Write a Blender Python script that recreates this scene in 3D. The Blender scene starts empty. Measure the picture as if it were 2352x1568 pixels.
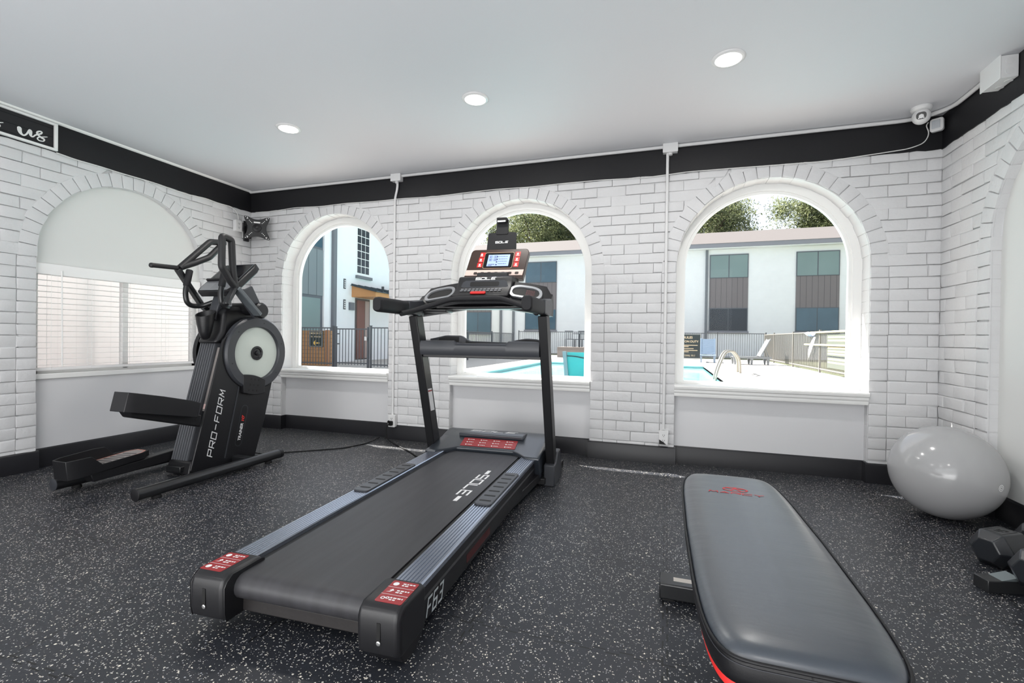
import bpy, math, random
from mathutils import Vector, Matrix
random.seed(7)
SC = bpy.context.scene
COL = SC.collection
PI = math.pi
def lin(c):
    return tuple(((x/255.0)/12.92 if x/255.0 <= 0.04045 else ((x/255.0+0.055)/1.055)**2.4) for x in c)

# ------------------------------------------------------------------ materials
MATS = {}
def mat(name, rgb, rough=0.5, metal=0.0, spec=0.5, bump=0.0, bscale=200.0, emit=None, estr=0.0, coat=0.0, var=0.0, vscale=4.0):
    if name in MATS: return MATS[name]
    m = bpy.data.materials.new(name); m.use_nodes = True
    nt = m.node_tree; b = nt.nodes['Principled BSDF']
    c = lin(rgb)+(1,)
    b.inputs['Base Color'].default_value = c
    b.inputs['Roughness'].default_value = rough
    b.inputs['Metallic'].default_value = metal
    b.inputs['Specular IOR Level'].default_value = spec
    if coat: b.inputs['Coat Weight'].default_value = coat; b.inputs['Coat Roughness'].default_value = 0.1
    tc = nt.nodes.new('ShaderNodeTexCoord')
    nz = nt.nodes.new('ShaderNodeTexNoise'); nz.inputs['Scale'].default_value = bscale; nz.inputs['Detail'].default_value = 3
    nt.links.new(tc.outputs['Object'], nz.inputs['Vector'])
    if bump:
        bp = nt.nodes.new('ShaderNodeBump'); bp.inputs['Strength'].default_value = bump; bp.inputs['Distance'].default_value = 0.002
        nt.links.new(nz.outputs['Fac'], bp.inputs['Height']); nt.links.new(bp.outputs['Normal'], b.inputs['Normal'])
    if var:
        n2 = nt.nodes.new('ShaderNodeTexNoise'); n2.inputs['Scale'].default_value = vscale; n2.inputs['Detail'].default_value = 4
        nt.links.new(tc.outputs['Object'], n2.inputs['Vector'])
        mx = nt.nodes.new('ShaderNodeMix'); mx.data_type = 'RGBA'
        mx.inputs[6].default_value = tuple(x*(1-var) for x in c[:3])+(1,); mx.inputs[7].default_value = tuple(min(1, x*(1+var)) for x in c[:3])+(1,)
        nt.links.new(n2.outputs['Fac'], mx.inputs[0]); nt.links.new(mx.outputs[2], b.inputs['Base Color'])
    if emit:
        b.inputs['Emission Color'].default_value = lin(emit)+(1,); b.inputs['Emission Strength'].default_value = estr
    MATS[name] = m
    return m

class NB:
    """tiny node helper"""
    def __init__(s, name):
        s.m = bpy.data.materials.new(name); s.m.use_nodes = True; s.nt = s.m.node_tree; s.b = s.nt.nodes['Principled BSDF']; MATS[name] = s.m
    def n(s, t, **kw):
        o = s.nt.nodes.new('ShaderNode'+t)
        for k, v in kw.items(): setattr(o, k, v)
        return o
    def l(s, a, b): s.nt.links.new(a, b)
    def math(s, op, a, b=None, c=None):
        o = s.n('Math', operation=op)
        for i, v in enumerate((a, b, c)):
            if v is None: continue
            if isinstance(v, (int, float)): o.inputs[i].default_value = v
            else: s.l(v, o.inputs[i])
        return o.outputs[0]
    def mix(s, f, a, b):
        o = s.n('Mix', data_type='RGBA')
        for i, v in ((0, f), (6, a), (7, b)):
            if isinstance(v, (int, float)): o.inputs[i].default_value = v
            elif isinstance(v, tuple): o.inputs[i].default_value = v if len(v) == 4 else v+(1,)
            else: s.l(v, o.inputs[i])
        return o.outputs[2]

def floor_mat():
    k = NB('rubber_floor'); b = k.b
    tc = k.n('TexCoord'); P = tc.outputs['Object']
    sp = k.n('SeparateXYZ'); k.l(P, sp.inputs[0]); X, Y = sp.outputs[0], sp.outputs[1]
    nz = k.n('TexNoise'); nz.inputs['Scale'].default_value = 260; k.l(P, nz.inputs['Vector'])
    ad = k.n('VectorMath', operation='MULTIPLY_ADD'); k.l(nz.outputs['Color'], ad.inputs[0]); ad.inputs[1].default_value = (.006, .006, 0); k.l(P, ad.inputs[2])
    masks = []
    for sc, th, rad in ((105, .82, .22), (170, .79, .26), (70, .945, .21)):
        v = k.n('TexVoronoi'); v.voronoi_dimensions = '2D'; v.inputs['Scale'].default_value = sc; k.l(ad.outputs[0], v.inputs['Vector'])
        sc_ = k.n('SeparateColor'); k.l(v.outputs['Color'], sc_.inputs[0])
        a = k.math('GREATER_THAN', sc_.outputs[0], th); d = k.math('LESS_THAN', v.outputs['Distance'], k.math('MULTIPLY', sc_.outputs[1], rad*1.5))
        masks.append((k.math('MULTIPLY', a, d), sc_.outputs[2]))
    m = k.math('MAXIMUM', k.math('MAXIMUM', masks[0][0], masks[1][0]), masks[2][0])
    fleck = k.mix(masks[0][1], lin((160, 162, 168)), lin((246, 238, 222)))
    big = k.n('TexNoise'); big.inputs['Scale'].default_value = 1.3; big.inputs['Detail'].default_value = 5; k.l(P, big.inputs['Vector'])
    base = k.mix(big.outputs['Fac'], lin((26, 28, 33)), lin((48, 51, 58)))
    # interlocking tile seams
    def seam(U, V, off, per):
        sq = k.math('MULTIPLY', k.math('SIGN', k.math('SINE', k.math('MULTIPLY', V, 2*PI/.085))), .007)
        u = k.math('ADD', k.math('SUBTRACT', U, off), sq)
        md = k.math('PINGPONG', u, per/2)
        return k.math('LESS_THAN', md, .0028)
    s = k.math('MAXIMUM', seam(X, Y, -2.55, .64), seam(Y, X, -1.81, .64))
    pn = k.n('TexNoise'); pn.inputs['Scale'].default_value = 2.2; k.l(P, pn.inputs['Vector'])
    s = k.math('MULTIPLY', s, k.math('GREATER_THAN', pn.outputs['Fac'], .44))
    col = k.mix(k.math('MULTIPLY', m, .95), base, fleck)
    col = k.mix(s, col, lin((5, 5, 6)))
    k.l(col, b.inputs['Base Color'])
    b.inputs['Roughness'].default_value = .42; b.inputs['Specular IOR Level'].default_value = .5
    bp = k.n('Bump'); bp.inputs['Strength'].default_value = .25; bp.inputs['Distance'].default_value = .002
    k.l(nz.outputs['Fac'], bp.inputs['Height']); k.l(bp.outputs['Normal'], b.inputs['Normal'])
    return k.m

def brick_mat(name, rgb):
    k = NB(name); b = k.b
    tc = k.n('TexCoord'); P = tc.outputs['Object']
    n1 = k.n('TexNoise'); n1.inputs['Scale'].default_value = 26; n1.inputs['Detail'].default_value = 8; n1.inputs['Roughness'].default_value = .62; k.l(P, n1.inputs['Vector'])
    n2 = k.n('TexNoise'); n2.inputs['Scale'].default_value = 7; n2.inputs['Detail'].default_value = 3; k.l(P, n2.inputs['Vector'])
    c = lin(rgb)
    k.l(k.mix(n2.outputs['Fac'], tuple(x*.95 for x in c), tuple(min(1, x*1.04) for x in c)), b.inputs['Base Color'])
    b.inputs['Roughness'].default_value = .55; b.inputs['Specular IOR Level'].default_value = .3
    bp = k.n('Bump'); bp.inputs['Strength'].default_value = .42; bp.inputs['Distance'].default_value = .012
    k.l(n1.outputs['Fac'], bp.inputs['Height']); k.l(bp.outputs['Normal'], b.inputs['Normal'])
    return k.m

def glass_mat(name='window_glass', tint=(1, 1, 1), refl=.06):
    m = bpy.data.materials.new(name); m.use_nodes = True; nt = m.node_tree; nt.nodes.clear()
    out = nt.nodes.new('ShaderNodeOutputMaterial'); mx = nt.nodes.new('ShaderNodeMixShader')
    tr = nt.nodes.new('ShaderNodeBsdfTransparent'); gl = nt.nodes.new('ShaderNodeBsdfGlossy')
    tr.inputs[0].default_value = tint+(1,); gl.inputs['Roughness'].default_value = .02
    fr = nt.nodes.new('ShaderNodeFresnel'); fr.inputs[0].default_value = 1.18
    nt.links.new(fr.outputs[0], mx.inputs[0]); nt.links.new(tr.outputs[0], mx.inputs[1]); nt.links.new(gl.outputs[0], mx.inputs[2]); nt.links.new(mx.outputs[0], out.inputs[0])
    MATS[name] = m
    return m

def line_mat(name, rgb, rgb2, per, width, axis=2, rough=.6, brick=None):
    """facade material: thin darker lines every `per` along an object axis, or a brick pattern"""
    k = NB(name); b = k.b
    tc = k.n('TexCoord'); P = tc.outputs['Object']
    sp = k.n('SeparateXYZ'); k.l(P, sp.inputs[0])
    nz = k.n('TexNoise'); nz.inputs['Scale'].default_value = 3; k.l(P, nz.inputs['Vector'])
    m = k.math('LESS_THAN', k.math('PINGPONG', sp.outputs[axis], per/2), width)
    c = k.mix(m, lin(rgb), lin(rgb2))
    c = k.mix(k.math('MULTIPLY', nz.outputs['Fac'], .25), c, tuple(x*.75 for x in lin(rgb)))
    k.l(c, b.inputs['Base Color']); b.inputs['Roughness'].default_value = rough; b.inputs['Specular IOR Level'].default_value = .2
    return k.m

# ------------------------------------------------------------------ mesh builder
class MB:
    def __init__(s): s.v = []; s.f = []; s.mi = []; s.k = 0
    def use(s, i): s.k = i; return s
    def add(s, vs, fs):
        o = len(s.v); s.v += [tuple(p) for p in vs]
        for f in fs: s.f.append([o+i for i in f]); s.mi.append(s.k)
        return s
    def quad(s, a, b, c, d): return s.add([a, b, c, d], [(0, 1, 2, 3)])
    def box(s, x0, x1, y0, y1, z0, z1):
        vs = [(x, y, z) for z in (z0, z1) for y in (y0, y1) for x in (x0, x1)]
        return s.add(vs, [(0, 2, 3, 1), (4, 5, 7, 6), (0, 1, 5, 4), (2, 6, 7, 3), (0, 4, 6, 2), (1, 3, 7, 5)])
    def hexa(s, b, t):
        """box from 4 bottom + 4 top points (same winding)"""
        return s.add(list(b)+list(t), [(3, 2, 1, 0), (4, 5, 6, 7), (0, 1, 5, 4), (1, 2, 6, 5), (2, 3, 7, 6), (3, 0, 4, 7)])
    def obox(s, c, ax, ay, az):
        c = Vector(c); ax = Vector(ax); ay = Vector(ay); az = Vector(az)
        b = [c-ax-ay-az, c+ax-ay-az, c+ax+ay-az, c-ax+ay-az]
        return s.hexa(b, [p+2*az for p in b])
    def prism(s, poly, fn, a, b):
        """extrude 2D polygon poly; fn(p,t)->3D for t=a,b"""
        n = len(poly); vs = [fn(p, a) for p in poly]+[fn(p, b) for p in poly]
        fs = [list(range(n))[::-1], list(range(n, 2*n))]+[(i, (i+1) % n, n+(i+1) % n, n+i) for i in range(n)]
        return s.add(vs, fs)
    def tube(s, path, r, n=12, caps=True, flat=None):
        path = [Vector(p) for p in path]; R = r if isinstance(r, (list, tuple)) else [r]*len(path)
        rings = []; up = None
        for i, p in enumerate(path):
            t = (path[min(i+1, len(path)-1)]-path[max(i-1, 0)]).normalized()
            if up is None:
                up = t.orthogonal().normalized() if flat is None else (Vector(flat)-t*t.dot(Vector(flat))).normalized()
            else: up = (up-t*t.dot(up)).normalized()
            w = t.cross(up)
            rings.append([p+R[i]*(math.cos(2*PI*j/n)*w+math.sin(2*PI*j/n)*up) for j in range(n)])
        vs = [q for g in rings for q in g]; fs = []
        for i in range(len(rings)-1):
            for j in range(n): fs.append((i*n+j, i*n+(j+1) % n, (i+1)*n+(j+1) % n, (i+1)*n+j))
        if caps: fs += [list(range(n))[::-1], [(len(rings)-1)*n+j for j in range(n)]]
        return s.add(vs, fs)
    def bar(s, path, w, h, up=(0, 0, 1)):
        """rectangular section bar along path"""
        path = [Vector(p) for p in path]; rings = []
        for i, p in enumerate(path):
            t = (path[min(i+1, len(path)-1)]-path[max(i-1, 0)]).normalized()
            u = Vector(up); u = (u-t*t.dot(u)).normalized(); q = t.cross(u)
            rings.append([p+q*w/2*a+u*h/2*b for a, b in ((-1, -1), (1, -1), (1, 1), (-1, 1))])
        vs = [q for g in rings for q in g]; fs = [(3, 2, 1, 0), tuple(4*(len(rings)-1)+j for j in range(4))]
        for i in range(len(rings)-1):
            for j in range(4): fs.append((i*4+j, i*4+(j+1) % 4, (i+1)*4+(j+1) % 4, (i+1)*4+j))
        return s.add(vs, fs)
    def lathe(s, prof, c, axis=(0, 0, 1), n=28, cap=True):
        """prof: (radius, height) list round axis through c"""
        A = Vector(axis).normalized(); U = A.orthogonal().normalized(); W = A.cross(U); c = Vector(c); vs = []; fs = []
        for r, h in prof:
            for j in range(n): vs.append(c+A*h+r*(math.cos(2*PI*j/n)*U+math.sin(2*PI*j/n)*W))
        for i in range(len(prof)-1):
            for j in range(n): fs.append((i*n+j, i*n+(j+1) % n, (i+1)*n+(j+1) % n, (i+1)*n+j))
        if cap: fs += [list(range(n))[::-1], [(len(prof)-1)*n+j for j in range(n)]]
        return s.add(vs, fs)
    def sphere(s, c, r, n=48, m=32):
        c = Vector(c); vs = [c+Vector((0, 0, -r))]; fs = []
        for i in range(1, m):
            t = -PI/2+PI*i/m
            for j in range(n): vs.append(c+r*Vector((math.cos(t)*math.cos(2*PI*j/n), math.cos(t)*math.sin(2*PI*j/n), math.sin(t))))
        vs.append(c+Vector((0, 0, r)))
        for j in range(n): fs.append((0, 1+(j+1) % n, 1+j)); fs.append((len(vs)-1, len(vs)-1-n+j, len(vs)-1-n+(j+1) % n))
        for i in range(m-2):
            for j in range(n): a = 1+i*n; fs.append((a+j, a+(j+1) % n, a+n+(j+1) % n, a+n+j))
        return s.add(vs, fs)
    def art(s, polys, o, xd, yd, off=0.0):
        """flat 2D polygons placed at o with axes xd, yd (Vectors incl. scale), lifted by off along the normal"""
        o = Vector(o); xd = Vector(xd); yd = Vector(yd); nrm = xd.cross(yd).normalized()*off
        n1 = xd.cross(yd).normalized()
        for i, P in enumerate(polys): s.add([o+xd*p[0]+yd*p[1]+nrm+n1*(i*8e-6) for p in P], [list(range(len(P)))])
        return s

def fillet(path, rad, seg=5):
    path = [Vector(p) for p in path]; out = [path[0]]
    for i in range(1, len(path)-1):
        a, p, b = path[i-1], path[i], path[i+1]; d1 = (a-p); d2 = (b-p)
        r = min(rad, d1.length*.48, d2.length*.48); p1 = p+d1.normalized()*r; p2 = p+d2.normalized()*r
        for k in range(seg+1):
            t = k/seg; out.append(p1*(1-t)**2+p*2*t*(1-t)+p2*t*t)
    out.append(path[-1]); return out
def rrect(x0, x1, y0, y1, r, seg=5):
    out = []
    for cx, cy, a0 in ((x1-r, y0+r, -PI/2), (x1-r, y1-r, 0), (x0+r, y1-r, PI/2), (x0+r, y0+r, PI)):
        for k in range(seg+1): a = a0+PI/2*k/seg; out.append((cx+r*math.cos(a), cy+r*math.sin(a)))
    return out
def circ(cx, cy, r, n=24, a0=0, a1=2*PI):
    return [(cx+r*math.cos(a0+(a1-a0)*i/n), cy+r*math.sin(a0+(a1-a0)*i/n)) for i in range(n)]
def ring2d(cx, cy, r0, r1, n=32, sx=1, sy=1):
    out = []
    for i in range(n):
        a, b = 2*PI*i/n, 2*PI*(i+1)/n
        out.append([(cx+sx*r0*math.cos(a), cy+sy*r0*math.sin(a)), (cx+sx*r1*math.cos(a), cy+sy*r1*math.sin(a)), (cx+sx*r1*math.cos(b), cy+sy*r1*math.sin(b)), (cx+sx*r0*math.cos(b), cy+sy*r0*math.sin(b))])
    return out

def empty(name, loc, rz=0.0):
    o = bpy.data.objects.new(name, None); COL.objects.link(o); o.location = loc; o.rotation_euler = (0, 0, rz); o.empty_display_size = .1
    return o
def tag(o, label=None, cat=None, group=None, kind=None):
    if label: o['label'] = label
    if cat: o['category'] = cat
    if group: o['group'] = group
    if kind: o['kind'] = kind
    return o
def thing(name, loc, label, cat, rz=0.0, group=None): return tag(empty(name, loc, rz), label, cat, group)
def obj(name, mb, mats, parent=None, bevel=0.0, smooth=None, world=True, seg=2):
    """one mesh object. world=True: builder coordinates are world ones (parent's location is taken off)"""
    me = bpy.data.meshes.new(name)
    off = Vector((0, 0, 0)); o = bpy.data.objects.new(name, me)
    if parent is not None:
        o.parent = parent
        if world:
            q = parent
            while q is not None: off += q.location; q = q.parent
    me.from_pydata([Vector(p)-off for p in mb.v], [], mb.f)
    ms = mats if isinstance(mats, (list, tuple)) else [mats]
    for m in ms: me.materials.append(m)
    if len(ms) > 1: me.polygons.foreach_set('material_index', mb.mi)
    me.update()
    if smooth is not None:
        me.shade_smooth(); me.set_sharp_from_angle(angle=math.radians(smooth))
    COL.objects.link(o)
    if bevel:
        md = o.modifiers.new('edge', 'BEVEL'); md.width = bevel; md.segments = seg; md.limit_method = 'ANGLE'; md.angle_limit = math.radians(35); md.harden_normals = False
        if smooth is None: me.shade_smooth(); me.set_sharp_from_angle(angle=math.radians(35))
    return o

# ------------------------------------------------------------------ lettering
GL = {'S': [[(1, 1), (0, 1), (0, .5), (1, .5), (1, 0), (0, 0)]], 'O': [[(0, 0), (1, 0), (1, 1), (0, 1), (0, 0)]], 'L': [[(0, 1), (0, 0), (1, 0)]],
      'E': [[(1, 1), (0, 1), (0, 0), (1, 0)], [(0, .5), (.85, .5)]], 'P': [[(0, 0), (0, 1), (1, 1), (1, .45), (0, .45)]],
      'R': [[(0, 0), (0, 1), (1, 1), (1, .45), (0, .45)], [(.5, .45), (1, 0)]], 'F': [[(0, 0), (0, 1), (1, 1)], [(0, .5), (.85, .5)]],
      'M': [[(0, 0), (.12, 1), (.5, .35), (.88, 1), (1, 0)]], 'A': [[(0, 0), (.5, 1), (1, 0)], [(.2, .3), (.8, .3)]], 'C': [[(1, 1), (0, 1), (0, 0), (1, 0)]],
      'Y': [[(0, 1), (.5, .5), (1, 1)], [(.5, .5), (.5, 0)]], '-': [[(.05, .5), (.95, .5)]], '6': [[(1, 1), (0, 1), (0, 0), (1, 0), (1, .5), (0, .5)]],
      '3': [[(0, 1), (1, 1), (1, 0), (0, 0)], [(.2, .5), (1, .5)]], '4': [[(0, 1), (0, .45), (1, .45)], [(.75, 1), (.75, 0)]], '5': [[(1, 1), (0, 1), (0, .55), (1, .5), (1, 0), (0, 0)]],
      '0': [[(0, 0), (1, 0), (1, 1), (0, 1), (0, 0)]], ':': [[(.4, .25), (.6, .25)], [(.4, .75), (.6, .75)]]}
def ribbon(path, w, wid=None):
    """quads following a 2D path; wid: per-point widths"""
    n = len(path); closed = path[0] == path[-1]; L = []; Rr = []
    for i in range(n):
        p = Vector(path[i]).to_2d() if False else Vector((path[i][0], path[i][1]))
        a = Vector(path[i-1]) if i > 0 else (Vector(path[n-2]) if closed else None)
        b = Vector(path[i+1]) if i < n-1 else (Vector(path[1]) if closed else None)
        d1 = (p-Vector(a[:2])).normalized() if a is not None else None; d2 = (Vector(b[:2])-p).normalized() if b is not None else None
        if d1 is None: d1 = d2
        if d2 is None: d2 = d1
        t = (d1+d2); t = t.normalized() if t.length > 1e-6 else d1
        nn = Vector((-t.y, t.x)); cs = max(.35, nn.dot(Vector((-d1.y, d1.x)))); hw = (wid[i] if wid else w)/2/cs
        L.append(p+nn*hw); Rr.append(p-nn*hw)
    return [[tuple(Rr[i]), tuple(Rr[i+1]), tuple(L[i+1]), tuple(L[i])] for i in range(n-1)]
def strokes(text, w, h, gap, lw, shear=0.0):
    """squared stroke lettering: letters w wide, h high; returns polygons starting at x=0"""
    out = []; x = 0
    for ch in text:
        if ch == ' ': x += w*.6+gap; continue
        for st in GL[ch]:
            for q in ribbon([(x+p[0]*w, p[1]*h) for p in st], lw): out.append([(px+shear*py, py) for px, py in q])
        x += w+gap
    return out, x-gap
def font(text, size, shear=0.0, bold=0.0, xs=1.0, align='LEFT'):
    cu = bpy.data.curves.new('t', 'FONT'); cu.body = text; cu.size = size; cu.shear = shear; cu.offset = bold; cu.align_x = align; cu.resolution_u = 3
    ob = bpy.data.objects.new('t', cu); me = bpy.data.meshes.new_from_object(ob)
    polys = [[(me.vertices[i].co.x*xs, me.vertices[i].co.y) for i in p.vertices] for p in me.polygons]
    bpy.data.objects.remove(ob); bpy.data.meshes.remove(me); bpy.data.curves.remove(cu)
    return polys
def shift(polys, dx, dy, s=1.0): return [[(p[0]*s+dx, p[1]*s+dy) for p in P] for P in polys]
def rc(x0, x1, y0, y1): return [(x0, y0), (x1, y0), (x1, y1), (x0, y1)]

# ------------------------------------------------------------------ camera (solved from the photograph)
f_px = 1075.97
rt = Vector((0.94965688, 0.31302451, 0.01294077)); upv = Vector((-0.01468777, 0.00322351, 0.99988693)); fw = Vector((-0.31294741, 0.94973958, -0.00765886))
cam_d = bpy.data.cameras.new('camera'); cam = bpy.data.objects.new('camera', cam_d); COL.objects.link(cam)
cam_d.sensor_width = 36; cam_d.lens = f_px/2352*36; cam_d.clip_start = .02; cam_d.clip_end = 300
M = Matrix((rt, upv, -fw)).transposed().to_4x4(); M.translation = Vector((0, -3.96951, 1.0)); cam.matrix_world = M
SC.camera = cam
XL, XR, H, ZB, YR = -4.324, 1.778, 2.554, 2.326, -6.6
# ------------------------------------------------------------------ room materials
M_brick = brick_mat('white_painted_brick', (216, 216, 217))
M_panel = mat('panel_paint', (217, 217, 219), .45, spec=.35, bump=.05, bscale=90)
M_infill = mat('infill_paint', (220, 221, 219), .45, spec=.35, bump=.08, bscale=40)
M_ceil = mat('ceiling_paint', (214, 215, 219), .6, spec=.2, bump=.15, bscale=60)
M_band = mat('black_band_paint', (24, 24, 27), .5, spec=.35, bump=.2, bscale=60, var=.15)
M_base = mat('black_baseboard_paint', (30, 30, 34), .38, spec=.45, bump=.1, bscale=60)
M_trim = mat('white_trim_paint', (240, 240, 238), .35, spec=.45)
M_whitepl = mat('white_plastic', (226, 226, 226), .35, spec=.5)
M_floor = floor_mat()
M_glass = glass_mat()
M_dark = mat('dark_hole', (8, 8, 9), .6)

D_REV = .165
fnB = lambda s, z, d: (s, d, z)
fnL = lambda s, z, d: (XL-d, s, z)
fnR = lambda s, z, d: (XR+d, s, z)

def brick_wall(name, fn, s0, s1, arches, b0, b1, D):
    mb = MB(); CH = .081; HB = .112; rnd = random.Random(name)
    def top(s):
        for c, r, zs in arches:
            if abs(s-c) < r: return zs+math.sqrt(r*r-(s-c)**2)
        return 0.0
    ss = [s0-.05]
    while ss[-1] < s1+.04: ss.append(ss[-1]+.03)
    for c, r, zs in arches: ss += [c-r, c+r]+[c+r*math.sin(a*PI/40) for a in range(-19, 20)]
    ss = sorted(ss)
    for a, b in zip(ss, ss[1:]):
        if b-a < 1e-5: continue
        m = (a+b)/2; inside = any(abs(m-c) < r for c, r, zs in arches)
        za, zb = (top(a) or None, top(b) or None) if inside else (0, 0)
        if inside:
            zs_ = [zs for c, r, zs in arches if abs(m-c) < r][0]; za = za or zs_; zb = zb or zs_
        mb.quad(fn(a, za, .009), fn(b, zb, .009), fn(b, H+.02, .009), fn(a, H+.02, .009))
    for c, r, zs in arches:           # reveal behind the bricks
        rr = r+.004; pts = [(c-rr, 0.0)]+[(c+rr*math.cos(PI-PI*i/48), zs+rr*math.sin(PI*i/48)) for i in range(49)]+[(c+rr, 0.0)]
        for p, q in zip(pts, pts[1:]): mb.quad(fn(p[0], p[1], .003), fn(q[0], q[1], .003), fn(q[0], q[1], D+.02), fn(p[0], p[1], D+.02))
    def brick(P, deep=None, q=1.0):
        """P: 4 corners (s,z) bl,br,tr,tl ; deep: index of the side (0 bottom,1 right,2 top,3 left) that runs back to depth D"""
        cx = sum(p[0] for p in P)/4; cz = sum(p[1] for p in P)/4
        tilt = [q*rnd.uniform(-.0035, .0025) for _ in range(4)]; base = q*rnd.uniform(-.0035, .0015)-(1-q)*.002; ir = rnd.uniform(0, .003)
        rings = []
        crack = rnd.choice((.0, .0006, .0014, .0026, .0038)); off = (crack, .0001, .0001, .0001); wz = [rnd.uniform(-.0028, .0028) for _ in range(4)]
        for lev, (ins, d) in enumerate(((0, .0018), (.0030, -.0010), (.0090+ir, -.0030))):
            ring = []
            for i, p in enumerate(P):
                e1 = Vector(P[(i+1) % 4])-Vector(p); e0 = Vector(P[i-1])-Vector(p)
                l1, l0 = max(e1.length, 1e-4), max(e0.length, 1e-4)
                q = Vector(p)+e1/l1*min(ins+off[i-1], l1*.3)+e0/l0*min(ins+off[i], l0*.3)
                dd = d+(base+tilt[i] if lev else (.008 if i < 2 and crack > .0005 else 0))
                if lev: q.y += wz[i]*.7
                if lev == 0 and deep is not None and i in (deep, (deep+1) % 4): dd = D
                if lev: q += Vector((rnd.uniform(-.0014, .0014)*lev, rnd.uniform(-.0012, .0012)*lev))
                ring.append(fn(q.x, q.y, dd))
            rings += ring
        fs = [(8, 9, 10, 11)]
        for l in (0, 4):
            for i in range(4): fs.append((l+i, l+(i+1) % 4, l+4+(i+1) % 4, l+4+i))
        mb.add(rings, fs)
    nrow = int((ZB+.06)/CH)+1
    for i in range(nrow):
        z0, z1 = i*CH, (i+1)*CH
        segs = []      # (bottom left, top left, bottom right, top right)
        cur = (b0, b0)
        for c, r, zs in sorted(arches):
            if z1 <= zs+.02:
                e = (c-r-HB, c-r-HB); g = (c+r+HB, c+r+HB)
            else:
                ro = r+.100
                w0 = math.sqrt(max(0, ro*ro-max(0, z0-zs)**2)); w1 = math.sqrt(max(0, ro*ro-max(0, z1-zs)**2))
                e = (c-w0, c-w1); g = (c+w0, c+w1)
            segs.append((cur[0], cur[1], e[0], e[1])); cur = g
        segs.append((cur[0], cur[1], b1, b1))
        for (a0, a1, c0, c1) in segs:
            if max(c0-a0, c1-a1) < .02: continue
            L = .226; st = min(a0, a1); en = max(c0, c1)
            base = math.floor(st/L)*L + (L/2 if i % 2 else 0)
            w = c0-a0
            if abs(a0-a1) < 1e-6 and abs(c0-c1) < 1e-6 and w < .7:
                base = a0-(L/2 if i % 2 else 0)
            cuts = [x for x in [base+k*L+rnd.uniform(-.006, .006) for k in range(0, int((en-st)/L)+4)] if st+.05 < x < en-.05]
            edges = [(a0, a1)]+[(x, x) for x in cuts]+[(c0, c1)]
            for p, q in zip(edges, edges[1:]):
                pl0, pl1 = max(p[0], a0) if p != (a0, a1) else a0, max(p[1], a1) if p != (a0, a1) else a1
                q0, q1 = (min(q[0], c0), min(q[1], c1)) if q != (c0, c1) else (c0, c1)
                if q0-pl0 < .012 and q1-pl1 < .012: continue
                q0 = max(q0, pl0+.003); q1 = max(q1, pl1+.003)
                brick([(pl0, z0), (q0, z0), (q1, z1), (pl1, z1)])
        for c, r, zs in arches:
            if z1 <= zs+.02:
                brick([(c-r-HB, z0), (c-r, z0), (c-r, z1), (c-r-HB, z1)], deep=1)
                brick([(c+r, z0), (c+r+HB, z0), (c+r+HB, z1), (c+r, z1)], deep=3)
    for c, r, zs in arches:
        zr = int((zs+.02)/CH)*CH; n = int(round(PI*(r+.05)/.084)); a0 = -math.asin(max(0, (zs-zr))/(r+.05)) if zr < zs else 0
        for i in range(n):
            t0, t1 = a0+(PI-2*a0)*i/n, a0+(PI-2*a0)*(i+1)/n
            pt = lambda R_, t: (c+R_*math.cos(t), zs+R_*math.sin(t))
            ri, ro = r+rnd.uniform(-.003, .004), r+HB+rnd.uniform(-.003, .006)
            brick([pt(ri, t0), pt(ri, t1), pt(ro, t1), pt(ro, t0)][::-1], deep=2, q=.45)
    return mb

ARB = [(-3.235, .655, 1.583), (-1.26, .652, 1.58), (.721, .652, 1.583)]
ARL = [(-1.19, .64, 1.57)]
ARR = [(-1.16, .642, 1.57)]
wall_back = tag(obj('wall_back', brick_wall('wall_back', fnB, XL, XR, ARB, XL, XR, D_REV), M_brick, smooth=50), kind='structure')
wall_left = tag(obj('wall_left', brick_wall('wall_left', fnL, YR, 0, ARL, -2.75, 0, .06), M_brick, smooth=50), kind='structure')
wall_right = tag(obj('wall_right', brick_wall('wall_right', fnR, YR, 0, ARR, -2.6, 0, .06), M_brick, smooth=50), kind='structure')
wall_rear = tag(obj('wall_rear', MB().box(XL-.2, XR+.2, YR-.1, YR, 0, H+.02), M_infill), kind='structure')
tag(obj('floor', MB().box(XL-.25, XR+.25, YR-.1, .2, -.06, 0), M_floor), kind='structure')
tag(obj('ceiling', MB().box(XL-.25, XR+.25, YR-.1, .25, H, H+.12), M_ceil), kind='structure')

# panels under the sills and arch infills: parts of the walls
for c, r, zs in ARB:
    obj('panel', MB().box(c-r-.003, c+r+.003, .068, .12, 0, .565), M_panel, wall_back)
def infill(fn, c, r, zs, d, z0, z1=None):
    mb = MB(); n = 60
    for i in range(n):
        a, b = c-r+2*r*i/n, c-r+2*r*(i+1)/n
        t = lambda s: zs+math.sqrt(max(0, r*r-(s-c)**2))
        za, zb = (t(a), t(b)) if z1 is None else (z1, z1)
        mb.quad(fn(a, z0, d), fn(b, z0, d), fn(b, zb, d), fn(a, za, d))
    return mb
cL, rL, zL = ARL[0]; cR, rR, zR = ARR[0]
obj('arch_infill', infill(fnL, cL, rL+.004, zL, .05, 1.47), M_infill, wall_left)
obj('panel', infill(fnL, cL, rL+.004, zL, .05, 0, .66), M_panel, wall_left)
obj('arch_infill', infill(fnR, cR, rR+.004, zR, .05, 0), M_infill, wall_right)

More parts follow.
